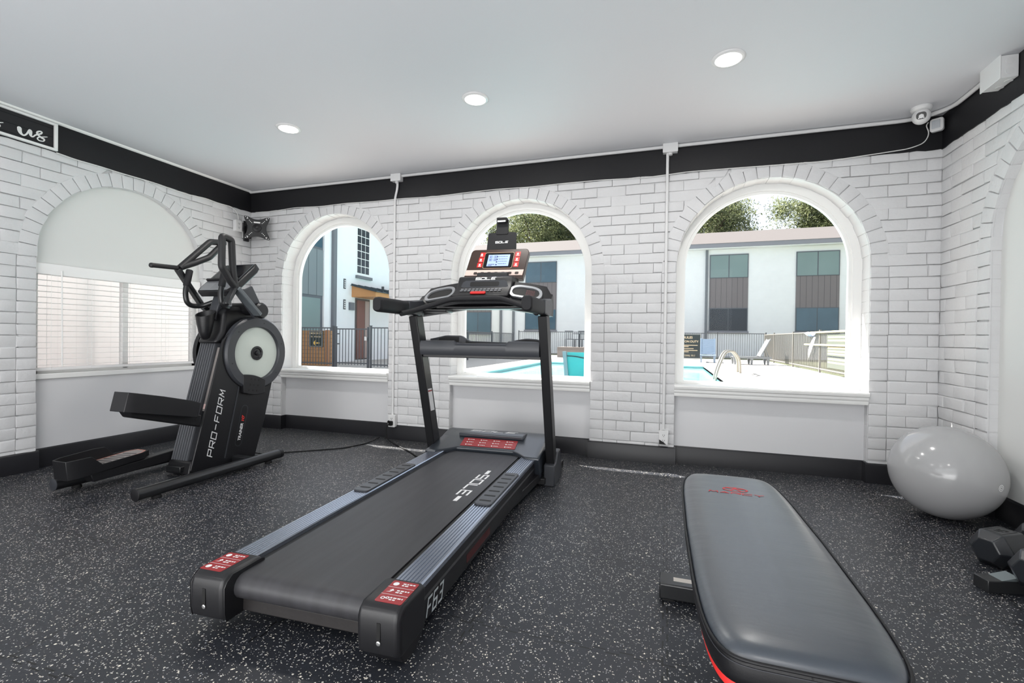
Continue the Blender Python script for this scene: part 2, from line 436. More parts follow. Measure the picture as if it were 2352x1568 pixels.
# black band under the ceiling
def band(nm, mb): tag(obj(nm, mb, M_band, bevel=.003), kind='structure')
def ragged(fn, s0, s1, nm):
    mb = MB(); n = int((s1-s0)/.05); r = random.Random(nm); zb = [ZB+r.uniform(-.004, .004) for _ in range(n+1)]
    for i in range(n):
        a, b = s0+(s1-s0)*i/n, s0+(s1-s0)*(i+1)/n
        P = [fn(a, zb[i], -.012), fn(b, zb[i+1], -.012), fn(b, H, -.012), fn(a, H, -.012)]; mb.quad(*P)
        mb.quad(fn(a, zb[i], -.012), fn(b, zb[i+1], -.012), fn(b, zb[i+1], .02), fn(a, zb[i], .02))
    return tag(obj(nm, mb, M_band), kind='structure')
ragged(fnB, XL, XR, 'trim_1'); ragged(fnL, YR, .012, 'trim_2'); ragged(fnR, YR, .012, 'trim_3')
# thin white moulding between band and ceiling
def mould(fn, s0, s1):
    mb = MB(); mb.prism([(H, -.012), (H, -.032), (H-.008, -.029), (H-.015, -.018), (H-.017, -.012)], lambda p, t: fn(t, p[0], p[1]), s0, s1); return mb
tag(obj('trim_4', mould(fnL, YR, -.012), M_trim, smooth=60), kind='structure')

# baseboards
BH = .142
def base(fn, s0, s1, ar, dp):
    mb = MB(); cur = s0
    prof = lambda d0: [(0, d0), (BH-.012, d0), (BH-.006, d0+.003), (BH, d0+.008), (BH, dp+.02), (0, dp+.02)]
    for c, r, zs in sorted(ar):
        mb.prism(prof(-.014), lambda p, t: fn(t, p[0], p[1]), cur, c-r+.012)
        mb.prism(prof(dp-.012), lambda p, t: fn(t, p[0], p[1]), c-r+.012, c+r-.012); cur = c+r-.012
    mb.prism(prof(-.014), lambda p, t: fn(t, p[0], p[1]), cur, s1)
    return mb
tag(obj('baseboard_back', base(fnB, XL, XR, ARB, .068), M_base, smooth=30), kind='structure')
tag(obj('baseboard_left', base(fnL, YR, -.012, ARL, .05), M_base, smooth=30), kind='structure')
tag(obj('baseboard_right', base(fnR, YR, -.012, ARR, .05), M_base, smooth=30), kind='structure')

# ------------------------------------------------------------------ windows
def arch_ring(fn, c, zs, r0, r1, z0, d0, d1, n=40):
    """flat arched frame between radii r0<r1 from z0 up, front face d0, back d1"""
    inn = [(c-r0, z0)]+[(c+r0*math.cos(PI-PI*i/n), zs+r0*math.sin(PI*i/n)) for i in range(n+1)]+[(c+r0, z0)]
    out = [(c-r1, z0)]+[(c+r1*math.cos(PI-PI*i/n), zs+r1*math.sin(PI*i/n)) for i in range(n+1)]+[(c+r1, z0)]
    mb = MB(); N = len(inn)
    vs = [fn(p[0], p[1], d) for d in (d0, d1) for p in inn+out]
    fs = []
    for i in range(N-1):
        fs.append((i, i+1, N+i+1, N+i)); fs.append((2*N+i, 3*N+i, 3*N+i+1, 2*N+i+1)); fs.append((i, 2*N+i, 2*N+i+1, i+1)); fs.append((N+i, N+i+1, 3*N+i+1, 3*N+i))
    fs += [(0, N, 3*N, 2*N), (N-1, 3*N-1, 4*N-1, 2*N-1)]
    return mb.add(vs, fs)
for i, (c, r, zs) in enumerate(ARB):
    w = thing('window_%d' % (i+1), (c, .16, .64), None, None); w['kind'] = 'structure'
    fr = arch_ring(fnB, c-.005, zs, .598, r+.01, .6, D_REV-.012, D_REV+.03)
    fr.box(c-.602, c+.592, D_REV-.0105, D_REV+.028, .60, .652)
    f = obj('frame', fr, M_trim, w, smooth=35)
    st = arch_ring(fnB, c-.005, zs, .576, .604, .64, D_REV+.0, D_REV+.04); st.box(c-.580, c+.570, D_REV+.001, D_REV+.039, .64, .664)
    obj('stop', st, M_trim, w, smooth=35)
    obj('glass_pane', infill(fnB, c-.005, .59, zs, D_REV+.03, .65), M_glass, w)
    sl = MB()
    prof = [(.553, .0), (.553, -.006), (.566, -.010), (.578, -.010), (.590, -.018), (.606, -.018), (.614, -.030), (.630, -.034), (.640, -.030), (.643, .0), (.640, D_REV), (.553, .10)]
    sl.prism([(z, d) for z, d in prof], lambda p, t: fnB(t, p[0], p[1]), c-r-.004, c+r+.0)
    obj('sill', sl, M_trim, w, smooth=25)
# window behind the blind, left wall
w4 = thing('window_4', (XL-.1, cL, .66), None, None); w4['kind'] = 'structure'
mb = MB(); y0, y1 = cL-rL, cL+rL
for (a, b, c_, d_) in ((y0-.005, y0+.05, .66, 1.5), (y1-.05, y1+.005, .66, 1.5), (y0, y1, .66, .715), (y0, y1, 1.44, 1.5), (cL-.022, cL+.022, .70, 1.46)):
    mb.box(XL-.13, XL-.085, a, b, c_, d_)
obj('frame', mb, M_trim, w4, bevel=.003)
obj('glass_pane', MB().quad(fnL(y0, .69, .11), fnL(y1, .69, .11), fnL(y1, 1.46, .11), fnL(y0, 1.46, .11)), M_glass, w4)
obj('sill', MB().box(XL-.10, XL-.030, y0-.003, y1+.003, .652, .690), M_trim, w4, bevel=.004)
# aluminium blind
M_slat = mat('blind_slat', (244, 243, 242), .4, spec=.4)
bl = thing('window_blind', (XL-.05, cL, .7), 'white horizontal slat blind lowered over the window in the left brick wall', 'blind')
obj('headrail', MB().box(XL-.078, XL-.030, y0+.012, y1-.012, 1.455, 1.503).box(XL-.032, XL-.026, y0+.008, y1-.008, 1.425, 1.505), M_slat, bl, bevel=.003)
mb = MB(); ns = 17
for i in range(ns):
    z = .752+i*(1.425-.752)/(ns-1)
    n = 4
    for k in range(n):
        a, b = -.024+.048*k/n, -.024+.048*(k+1)/n
        za, zb_ = z+.003*(1-(a/.024)**2)+.04*a, z+.003*(1-(b/.024)**2)+.04*b
        mb.quad((XL-.054+a, y0+.014, za), (XL-.054+b, y0+.014, zb_), (XL-.054+b, y1-.014, zb_), (XL-.054+a, y1-.014, za))
obj('slats', mb, M_slat, bl, smooth=60)
obj('bottom_rail', MB().box(XL-.078, XL-.030, y0+.012, y1-.012, .712, .735), M_slat, bl, bevel=.004)
for yy in (y0+.10, cL-.28, cL+.03, cL+.30, y1-.08):
    mb = MB()
    for xx in (XL-.080, XL-.028): mb.tube([(xx, yy, .72), (xx, yy, 1.46)], .0012, 5)
    obj('ladder_cord', mb, M_slat, bl)
obj('tilt_wand', MB().tube([(XL-.022, y0+.16, 1.46), (XL-.018, y0+.163, .74)], .0045, 8), M_slat, bl)

# ------------------------------------------------------------------ ceiling lights
M_lens = mat('light_lens', (255, 255, 255), .4, emit=(255, 250, 244), estr=9.0)
for (x, y, lb) in ((-2.72, -1.147, 'round recessed ceiling light above the elliptical trainer'), (-1.205, -1.142, 'round recessed ceiling light above the treadmill, in the middle of the row'), (.301, -1.143, 'round recessed ceiling light above the weight bench')):
    t = thing('recessed_light', (x, y, H), lb, 'ceiling light', group='recessed ceiling lights')
    obj('rim', MB().lathe([(.066, -.002), (.068, -.010), (.080, -.009), (.087, -.003), (.088, .002)], (x, y, H), n=40, cap=False), M_whitepl, t, smooth=50)
    obj('lens', MB().lathe([(.0675, -.004), (.03, -.0045), (.001, -.005)], (x, y, H), n=40, cap=False), M_lens, t, smooth=50)

# ------------------------------------------------------------------ conduits, boxes, outlets
M_conduit = mat('painted_conduit', (222, 222, 222), .4, spec=.45)
def conduit(path, r, label, fr=.06, cat='conduit'):
    return tag(obj('conduit', MB().tube(fillet(path, fr), r, 10), M_conduit, smooth=60), label, cat, 'white cable conduits')
zc = H-.016
conduit([(XL+.02, -.03, zc), (-2.53, -.03, zc)], .0135, 'thin white conduit along the ceiling between left corner and first junction box')
conduit([(-2.43, -.03, zc), (-.045, -.03, zc)], .0135, 'long white conduit along the ceiling above the treadmill window')
conduit([(.062, -.03, zc), (1.60, -.03, zc), (XR-.03, -.16, zc), (XR-.03, -.585, zc)], .0135, 'white conduit along the ceiling from second junction box bending into the right corner', .12)
conduit([(-2.478, -.03, H-.06), (-2.478, -.03, 2.42), (-2.513, -.016, 2.33), (-2.513, -.016, .215)], .0115, 'vertical white conduit on the brick pier left of the treadmill')
conduit([(-.012, -.03, H-.06), (-.012, -.026, 2.3), (-.012, -.018, 2.25), (-.012, -.018, .285)], .0115, 'vertical white conduit on the brick pier between the two right windows')
def jbox(c, s, label, holes=False):
    x, y, z = c; a, b, h = s
    t = thing('junction_box', c, label, 'junction box', group='white junction boxes')
    obj('box_body', MB().box(x-a, x+a, y-b, y+b, z-h, z+h), M_whitepl, t, bevel=.003)
    if holes:
        mb = MB()
        for k in (-1, 1):
            obj('knockout', MB().lathe([(.018, 0), (.018, -.003), (.012, -.003)], (x-a*.0, y-b+.0005, z+k*h*.45), (0, 1, 0), 18, cap=True), M_conduit, t)
            obj('knockout', MB().lathe([(.018, 0), (.018, -.003), (.012, -.003)], (x+.02, y+k*b*.45, z-h+.0005), (0, 0, 1), 18), M_conduit, t)
        obj('cover', MB().box(x-a-.006, x-a, y-b-.004, y+b+.004, z-h-.004, z+h+.004), M_whitepl, t, bevel=.002)
    else:
        obj('cover', MB().box(x-a-.002, x+a+.002, y-b-.005, y-b, z-h-.002, z+h+.002), M_whitepl, t, bevel=.002)
    obj('connector', MB().lathe([(.017, -.018), (.017, 0)], (x, y, z-h), (0, 0, 1), 14) if not holes else MB().lathe([(.018, 0), (.018, .02)], (x, y+b, z+h*.3), (0, 1, 0), 14), M_conduit, t, smooth=50)
jbox((-2.479, -.038, H-.035), (.052, .026, .033), 'white junction box at the ceiling above the left brick pier')
jbox((.008, -.038, H-.036), (.055, .026, .034), 'white junction box at the ceiling above the right brick pier')
jbox((XR-.052, -.665, H-.062), (.038, .082, .060), 'large white junction box with round knockouts at the top right', True)

def outlet(c, fn, label, broken=False, plug=False):
    """c=(s,z) centre"""
    s, z = c; t = thing('outlet_box', fn(s, z, -.02), label, 'outlet', group='wall outlets')
    bx = lambda s0, s1, z0, z1, d0, d1: MB().hexa([fn(s0, z0, d0), fn(s1, z0, d0), fn(s1, z0, d1), fn(s0, z0, d1)], [fn(s0, z1, d0), fn(s1, z1, d0), fn(s1, z1, d1), fn(s0, z1, d1)])
    obj('box_body', bx(s-.034, s+.034, z-.058, z+.058, -.042, .0), M_whitepl, t, bevel=.003)
    mb = MB()
    if broken:
        mb.prism([(s-.035, z-.012), (s-.004, z-.030), (s+.032, z-.056), (s+.036, z+.059), (s-.036, z+.059)], lambda p, d: fn(p[0], p[1], d), -.043, -.047)
    else:
        mb.prism(rrect(s-.036, s+.036, z-.059, z+.059, .005, 3), lambda p, d: fn(p[0], p[1], d), -.043, -.047)
    obj('cover_plate', mb, M_whitepl, t, bevel=.0015)
    for k in (-1, 1):
        if plug and k < 0: continue
        zz = z+k*.021; mb = MB()
        for a in (-.007, .007): mb.hexa(*[[fn(s+a+q*.0014, zz+e, d) for q, d in ((-1, -.0482), (1, -.0482), (1, -.0468), (-1, -.0468))] for e in (-.001, .008)])
        mb.prism(circ(s, zz-.007, .0028, 10), lambda p, d: fn(p[0], p[1], d), -.0468, -.0482)
        obj('socket', mb, M_dark, t)
    if broken: obj('gap', MB().prism([(s-.033, z-.05), (s+.02, z-.052), (s-.004, z-.030), (s-.033, z-.013)], lambda p, d: fn(p[0], p[1], d), -.0425, -.0435), M_dark, t)
    return t
outlet((-.010, .216), fnB, 'white outlet with a chipped cover low on the right brick pier', broken=True)
outlet((-2.505, .185), fnB, 'white outlet low on the left brick pier with a black plug in it', plug=True)
outlet((-.192, 2.14), fnL, 'white outlet high on the left wall beside the black wall bracket')

# thin white cable stapled under the band
M_cable = mat('white_cable', (224, 224, 222), .45)
def cable(path, r, label, fr=.05):
    return tag(obj('cable', MB().tube(fillet(path, fr, 6), r, 7), M_cable, smooth=60), label, 'cable')
rn = random.Random(3)
pth = [(XL+.020, -1.73, ZB-.001)]
for y in [-1.6, -1.45, -1.3, -1.15, -1.0, -.85, -.7, -.55, -.42]: pth.append((XL+.020, y, ZB-.004+rn.uniform(-.009, .008)))
pth += [(XL+.02, -.26, ZB-.004), (XL+.026, -.195, ZB-.045), (XL+.03, -.185, 2.20)]
cable(pth, .0042, 'thin white cable running along the left black band down to the outlet')
pth = [(XL+.08, -.016, ZB-.004)]
x = XL+.3
while x < 1.2: pth.append((x, -.019, ZB-.003+rn.uniform(-.012, .010))); x += .32
pth += [(1.42, -.019, ZB+.008), (1.58, -.02, ZB+.02), (1.665, -.022, ZB+.05), (1.69, -.024, ZB+.11), (1.67, -.024, ZB+.165), (1.682, -.024, 2.512)]
cable(pth, .0036, 'thin white cable along the back band rising to the small white sensor')

# motion sensor
ms = thing('motion_sensor', (1.735, -.03, 2.478), 'small white sensor box on the black band in the right corner', 'sensor')
X3, Y3, N3 = Vector((.80, -.60, 0)), Vector((0, 0, 1)), Vector((-.60, -.80, 0)).normalized()
c0 = Vector((1.722, -.048, 2.478))
obj('housing', MB().prism(rrect(-.036, .036, -.044, .044, .016, 4), lambda p, t: c0+X3*p[0]+Y3*p[1]+N3*t, -.012, .020), M_whitepl, ms, bevel=.005)
obj('lens', MB().prism(rrect(-.024, .020, -.026, .030, .004, 3), lambda p, t: c0+X3*p[0]+Y3*p[1]+N3*t, .018, .0235), mat('sensor_lens', (196, 200, 205), .3), ms, bevel=.002)

# dome camera
cx, cy = 1.575, -.185
dc = thing('security_camera', (cx, cy, H), 'white dome security camera on the ceiling in the right corner', 'camera')
obj('mount_base', MB().lathe([(.056, 0), (.057, -.012), (.052, -.024), (.044, -.028)], (cx, cy, H), n=32), M_whitepl, dc, smooth=50)
eye = MB().sphere((cx, cy, H-.060), .050, 32, 20)
obj('eyeball', eye, M_whitepl, dc, smooth=80)
cd = (Vector((0, -3.97, 1.25))-Vector((cx, cy, H-.058))).normalized(); cu_ = cd.orthogonal()
cs = cd.cross(Vector((0, 0, 1))).normalized(); cv = cs.cross(cd)
c1 = Vector((cx, cy, H-.058))
obj('lens_window', MB().prism(rrect(-.026, .026, -.020, .024, .018, 5), lambda p, t: c1+cs*p[0]+cv*p[1]+cd*t, .034, .0485), mat('camera_lens', (6, 6, 8), .35, spec=.4), dc, smooth=40)
mb = MB()
for a in (-.012, .012): mb.lathe([(.0045, 0), (.003, .0015)], c1+cs*a+cv*-.012+cd*.0486, cd, 12)
obj('lamp', mb, M_whitepl, dc)

# sign at top left: framed board with script lettering
sg = thing('wall_sign', (XL+.02, -2.3, 2.43), 'black plank sign in a white frame with white script lettering on the left wall', 'sign')
obj('board', MB().box(XL+.013, XL+.022, -3.25, -1.745, 2.345, 2.525), line_mat('sign_planks', (46, 46, 48), (16, 16, 17), .062, .0018, 2, .5), sg)
mb = MB()
for a, b, c_, d_ in ((-3.26, -1.728, 2.334, 2.350), (-3.26, -1.728, 2.516, 2.532), (-1.748, -1.728, 2.3501, 2.5159), (-3.26, -3.24, 2.3501, 2.5159)): mb.box(XL+.012, XL+.036, a, b, c_, d_)
obj('frame', mb, M_trim, sg, bevel=.0015)
def script(pts):
    """Catmull-Rom brush stroke through (x, y, width) points"""
    out = []; W = []
    for i in range(len(pts)-1):
        p = [pts[max(0, i-1)], pts[i], pts[i+1], pts[min(len(pts)-1, i+2)]]
        for k in range(6):
            t = k/6; f = lambda j: .5*(2*p[1][j]+(p[2][j]-p[0][j])*t+(2*p[0][j]-5*p[1][j]+4*p[2][j]-p[3][j])*t*t+(3*p[1][j]-p[0][j]-3*p[2][j]+p[3][j])*t**3)
            out.append((f(0), f(1))); W.append(max(.003, f(2)))
    out.append(pts[-1][:2]); W.append(pts[-1][2]); polys = []
    for (q, w) in zip(out, W): polys.append(circ(q[0], q[1], w/2, 12))
    for i in range(len(out)-1):
        a, b = Vector(out[i]), Vector(out[i+1]); d = (b-a)
        if d.length < 1e-6: continue
        n = Vector((-d.y, d.x)).normalized(); polys.append([tuple(a+n*W[i]/2), tuple(a-n*W[i]/2), tuple(b-n*W[i+1]/2), tuple(b+n*W[i+1]/2)])
    return polys
mb = MB()
SGN = lambda u, v, w: ((u-430)*.000215, (210+.35*u-v)*.000281, w*.000215)
U_ = [SGN(*q) for q in ((500, 800, 118), (505, 860, 110), (540, 930, 80), (610, 978, 48), (680, 950, 46), (735, 880, 60), (772, 872, 96), (775, 930, 96), (790, 995, 66), (840, 1022, 42), (900, 985, 40))]
S_ = [SGN(*q) for q in ((900, 985, 40), (965, 968, 44), (1045, 955, 48), (1072, 920, 46), (1030, 893, 44), (965, 902, 50), (945, 940, 56), (985, 995, 56), (1065, 1058, 60), (1135, 1105, 50), (1110, 1148, 34), (1010, 1130, 34), (955, 1078, 36), (990, 1042, 34), (1100, 1040, 30), (1215, 1046, 22))]
mb.art(script(U_)+script(S_), (XL+.0226, -1.955, 2.532), (0, 1, 0), (0, 0, 1))
mb.art([[(p[0]-1110*.000215, p[1]) for p in P] for P in script(S_)], (XL+.0226, -1.955, 2.532), (0, 1, 0), (0, 0, 1))
obj('lettering', mb, mat('sign_white', (236, 236, 234), .5), sg)

# wall bracket (television mount without a screen)
M_blk = mat('black_metal', (26, 26, 28), .42, spec=.45, bump=.05, bscale=300)
M_steel = mat('bare_steel', (205, 205, 205), .3, metal=.9)
tb = thing('wall_bracket', (XL+.02, -.10, 2.11), 'black steel television wall bracket with empty mounting plate in the left corner', 'wall bracket')
obj('wall_plate', MB().box(XL+.008, XL+.024, -.105, -.045, 2.0, 2.215), M_blk, tb, bevel=.003)
pc = Vector((-4.080, -.150, 2.112))
obj('swing_arm', MB().bar([(XL+.02, -.075, 2.10), (XL+.085, -.10, 2.10)], .03, .11).bar([(XL+.085, -.10, 2.10), pc+Vector((-.02, .06, -.01))], .03, .06).tube([(XL+.085, -.10, 2.02), (XL+.085, -.10, 2.18)], .02, 12), M_blk, tb, bevel=.002)
pn = Vector((.64, -.77, 0)).normalized(); px = Vector((.77, .64, 0)).normalized(); pz = Vector((0, 0, 1))
ol = []
hw, hh = .118, .118
for (a, b) in (((-1, 1), (1, 1)), ((1, 1), (1, -1)), ((1, -1), (-1, -1)), ((-1, -1), (-1, 1))):
    A = Vector((a[0]*hw, a[1]*hh)); B_ = Vector((b[0]*hw, b[1]*hh)); d = (B_-A); nn = Vector((d.y, -d.x)).normalized()
    for k in range(13):
        t = k/12; e = 0 if t < .14 or t > .86 else math.sin((t-.14)/.72*PI)**.8*.030
        ol.append(tuple(A+d*t+nn*e))
obj('mounting_plate', MB().prism(ol[::-1], lambda p, t: pc+px*p[0]+pz*p[1]+pn*t, 0, .006), M_blk, tb, bevel=.002)
obj('pivot_cup', MB().lathe([(.045, -.01), (.040, .012), (.018, .020), (.012, .016)], pc+pn*.004, pn, 24), M_blk, tb, smooth=50)
mb = MB()
for a, b in ((-1, 1), (1, 1), (1, -1), (-1, -1)):
    for q in ((.105, .108), (.088, .104), (.092, .092), (.084, .094), (.070, .074), (.060, .062), (.048, .052)):
        mb.prism(circ(a*q[0], b*q[1], .0042, 8), lambda p, t: pc+px*p[0]+pz*p[1]+pn*t, .0062, .0068)
mb.prism(rc(-.030, .030, .050, .064), lambda p, t: pc+px*p[0]+pz*p[1]+pn*t, .0062, .0068)
obj('hole', mb, M_trim, tb)
# ------------------------------------------------------------------ treadmill (local frame: u right, v forward, z up)
M_bp = mat('black_plastic', (22, 22, 25), .40, spec=.5, bump=.08, bscale=500)
M_gp = mat('charcoal_plastic', (58, 60, 65), .38, spec=.5, bump=.05, bscale=500)
M_grip = mat('foam_grip', (30, 30, 33), .65, spec=.35, bump=.25, bscale=500)
M_belt = NB('treadmill_belt')
k = M_belt; tc = k.n('TexCoord'); mp = k.n('Mapping'); mp.inputs['Scale'].default_value = (30, 2.2, 1); k.l(tc.outputs['Object'], mp.inputs[0])
nz = k.n('TexNoise'); nz.inputs['Scale'].default_value = 1; nz.inputs['Detail'].default_value = 5; k.l(mp.outputs[0], nz.inputs['Vector'])
k.l(k.mix(nz.outputs['Fac'], lin((38, 37, 39)), lin((64, 64, 68))), k.b.inputs['Base Color']); k.b.inputs['Roughness'].default_value = .48; k.b.inputs['Specular IOR Level'].default_value = .5
n2 = k.n('TexNoise'); n2.inputs['Scale'].default_value = 700; k.l(tc.outputs['Object'], n2.inputs['Vector'])
bp = k.n('Bump'); bp.inputs['Strength'].default_value = .25; bp.inputs['Distance'].default_value = .001; k.l(n2.outputs['Fac'], bp.inputs['Height']); k.l(bp.outputs['Normal'], k.b.inputs['Normal'])
M_belt = k.m
M_rail = mat('anodised_rail', (168, 175, 188), .26, metal=.9, spec=.5)
M_red = mat('red_label', (158, 44, 48), .35)
M_wht = mat('print_white', (238, 238, 238), .5)
M_silver = mat('silver_trim', (176, 178, 182), .28, metal=.7)
M_rubber = mat('rubber', (20, 20, 21), .7, spec=.3)
M_hood = mat('hood_plastic', (50, 55, 62), .28, spec=.8, bump=.04, bscale=600)

tm = thing('treadmill', (-1.12, -2.65, 0), 'black treadmill with console and wide belt in the middle of the floor', 'treadmill', rz=math.radians(2.62))
def tp(name, mb, m, parent=None, **kw): return obj(name, mb, m, parent or tm, world=False, **kw)
ext_u = lambda p, t: (t, p[0], p[1])       # polygon in (v,z), extruded along u
ext_v = lambda p, t: (p[0], t, p[1])       # polygon in (u,z), extruded along v
BL0, BLW, BLG = 1.25, .075, .022
# deck frame side beams + floor frame
for s in (-1, 1):
    u0, u1 = (s*.286, s*.378)
    pr = [(u0, .055), (u1-s*.004, .055), (u1, .066), (u1+s*.000, .132), (u1+s*.005, .138), (u1+s*.001, .145), (u1, .182), (u0, .182)]
    tp('side_beam', MB().prism(pr if s > 0 else pr[::-1], ext_v, -.02, 1.75), M_bp, smooth=25)
    # ribbed foot rail
    prof = [(.281, .150), (.281, .196), (.286, .2005)]
    n = 6; a, b = .292, .374
    for i in range(n):
        w = (b-a)/n; q = a+i*w
        prof += [(q+.001, .2005), (q+.003, .1965), (q+.005, .1965), (q+.0065, .2005)]
    prof += [(.376, .2005), (.382, .196), (.382, .180), (.30, .150)]
    P = [(s*p[0], p[1]) for p in prof]
    rl = tp('foot_rail', MB().prism(P if s < 0 else P[::-1], ext_v, .0, 1.70), M_rail, smooth=20)
    # grip pad with slots
    mb = MB(); mb.prism(rrect(s*.331-.044, s*.331+.044, .735, 1.275, .02, 4), lambda p, t: (p[0], p[1], t), .1995, .209)
    pad = tp('step_pad', mb, M_gp, bevel=.003)
    mb = MB()
    for i in range(7):
        v = .785+i*.073
        mb.prism(rrect(s*.331-.030, s*.331+.030, v-.008, v+.008, .007, 3), lambda p, t: (p[0], p[1], t), .2085, .2098)
    tp('groove', mb, M_dark, pad)
# belt: loop section
top = .187; prof = [(1.75, top), (-.06, top)]
for i in range(9):
    a = PI/2+PI*i/8; prof.append((-.075+.040*math.cos(a), top-.042+.042*math.sin(a)))
prof += [(1.75, top-.084)]
tp('running_belt', MB().prism(prof[::-1], ext_u, -.252, .252), M_belt, smooth=30)
mb = MB()
pl, wd = strokes('SOLE', BLW, .055, BLG, .011)
mb.art(pl, (.140, BL0, top+.0006), (0, -1, 0), (1, 0, 0))
for q in (BL0+.095, BL0-wd-.02): mb.art([rc(0, .072, 0, .022)], (.158, q, top+.0006), (0, -1, 0), (1, 0, 0))
tp('belt_lettering', mb, M_wht)
tp('rear_crossbar', MB().box(-.27, .27, -.075, -.035, .055, .098), mat('worn_black_steel', (36, 33, 33), .6, bump=.3, bscale=60, var=.3, vscale=20), bevel=.004)
tp('deck_board', MB().box(-.272, .272, -.03, 1.72, .115, .140), M_dark)
tp('belt_edge', MB().box(-.284, -.256, -.02, 1.70, .150, .182).box(.256, .284, -.02, 1.70, .150, .182), M_dark)
# rear end caps
def bars(x0, y0, w, rnd_, n=2, h=.006):
    out = []
    for i in range(n):
        x = x0; y = y0-i*h*1.7; ww = w*(1 if i == 0 else .55); 
        while x < x0+ww:
            d = rnd_.uniform(.006, .012); out.append(rc(x, min(x+d, x0+ww), y, y+h)); x += d+.003
    return out
for s in (-1, 1):
    mb = MB()
    u0, u1 = s*.247, s*.392
    side = [(-.150, .060), (-.155, .085), (-.157, .165), (-.148, .192), (-.128, .206), (-.01, .206), (.012, .203), (.012, .060)]
    secs = []
    for u, sc in ((u0, .012), (u0+s*.012, .0), (u1-s*.014, .0), (u1, .012)):
        secs.append([(u, p[0]+(sc if p[0] < 0 else 0), p[1]-(sc if p[1] > .19 else 0)) for p in side])
    vs = [q for g in secs for q in g]; N = len(side); fs = [list(range(N)) if s < 0 else list(range(N))[::-1], [3*N+i for i in range(N)] if s > 0 else [3*N+i for i in range(N)][::-1]]
    for i in range(3):
        for j in range(N): fs.append((i*N+j, i*N+(j+1) % N, (i+1)*N+(j+1) % N, (i+1)*N+j))
    mb.add(vs, fs)
    if s > 0: mb.prism([(-.13, .062), (-.10, .015), (-.06, .004), (-.02, .004), (.02, .03), (.04, .062)], ext_u, .262, .378)
    cap = tp('end_cap', mb, M_bp, bevel=.006, seg=3)
    tp('adjuster_slot', MB().box(s*.325-.006, s*.325+.006, -.1585, -.1565, .105, .160), M_dark, cap)
    tp('screw', MB().lathe([(.007, 0), (.007, -.002), (.004, -.003)], (s*.325, -.1568, .100), (0, 1, 0), 12), M_steel, cap)
    # red label
    r = random.Random(s); a, b = (s*.335-.044, s*.335+.046); mb = MB()
    mb.prism(rrect(a, b, -.128, -.006, .006, 3), lambda p, t: (p[0], p[1], t), .2055, .2068)
    tp('label_plate', mb, M_red, cap)
    mb = MB()
    for i in range(3):
        v = -.108+i*.041
        if i: mb.art([rc(a, b, 0, .0016)], (0, v-.020, .2073), (1, 0, 0), (0, 1, 0))
        ic = ring2d(0, 0, .004, .0075, 12)+ring2d(.014, .003, .003, .0065, 12) if (i == 0 and s > 0) else ([circ(0, 0, .010, 14)] if i != 1 else [[(-.01, -.008), (.004, -.006), (.010, .002), (.014, .002), (.006, .012), (-.002, .003), (.003, .001), (0, -.003)]])
        mb.art(shift(ic, a+.018, v), (0, 0, .2073), (1, 0, 0), (0, 1, 0))
        mb.art(bars(a+.040, v+.003, .042, r), (0, 0, .2073), (1, 0, 0), (0, 1, 0))
    tp('label_print', mb, M_wht, cap)
# model lettering on the outer right side
pl, wd = strokes('F63', .030, .056, .016, .0085, shear=.28)
mb = MB(); mb.art(pl, (.3787, .050, .066), (0, 1, 0), (0, 0, 1)); tp('side_lettering', mb, mat('print_grey', (190, 198, 200), .4))
tp('side_mark', MB().box(.3775, .3787, .42, .72, .078, .112), mat('dark_red_print', (70, 22, 22), .5))
# motor hood
def hood_sec(u):
    e = min(1, max(0, (abs(u)-.22)/.10)); lip = 1.765-.135*e
    return lip
us_ = [-.405, -.385, -.33, -.27, -.22, -.1, 0, .1, .2, .25, .31, .365, .392, .412]
secs = []
for u in us_:
    l = hood_sec(u); ed = .020 if u in (us_[0], us_[-1]) else 0
    secs.append([(u, l, .200), (u, l+.004, .212-ed*.3), (u, 1.90, .262-ed), (u, 2.02, .290-ed), (u, 2.08, .285-ed), (u, 2.14, .235-ed), (u, 2.16, .12), (u, 2.16, .07), (u, l+.05, .07)])
vs = [q for g in secs for q in g]; N = len(secs[0]); fs = [list(range(N))[::-1], [(len(secs)-1)*N+i for i in range(N)]]
for i in range(len(secs)-1):
    for j in range(N): fs.append((i*N+j, (i)*N+(j+1) % N, (i+1)*N+(j+1) % N, (i+1)*N+j))
hood = tp('motor_hood', MB().add(vs, fs), M_hood, bevel=.006)
hn = Vector((0, .135, .05)).normalized(); hz = lambda v: .212+(v-1.77)*(.262-.212)/(1.90-1.77)
O = Vector((0, 1.785, hz(1.785)+.0015)); sl = Vector((0, 1.90, .262))-Vector((0, 1.77, .212)); sl.normalize()
br = MB().prism([(1.895, .262), (1.890, .286), (1.915, .296), (2.02, .2945), (2.02, .28)], ext_u, -.255, .240)
tp('hood_brow', br, M_hood, hood, bevel=.005)
tp('label_plate', MB().art([rrect(-.205, .205, 0, .105, .004, 2)], O, (1, 0, 0), sl, .001), M_red, hood)
mb = MB(); r = random.Random(5)
for i in range(4):
    for j in range(3):
        mb.art(shift([circ(0, 0, .006, 10)]+bars(.012, -.002, .034, r, 1), -.165+i*.098, .020+j*.032), O, (1, 0, 0), sl, .0018)
tp('label_print', mb, M_wht, hood)
pl, wd = strokes('SOLE', .07, .045, .022, .012, shear=.3)
mb = MB(); mb.art(shift(pl, -wd/2, 0), (-.01, 1.945, .2968), (1, 0, 0), (0, 1, -.02)); tp('hood_lettering', mb, M_wht, hood)
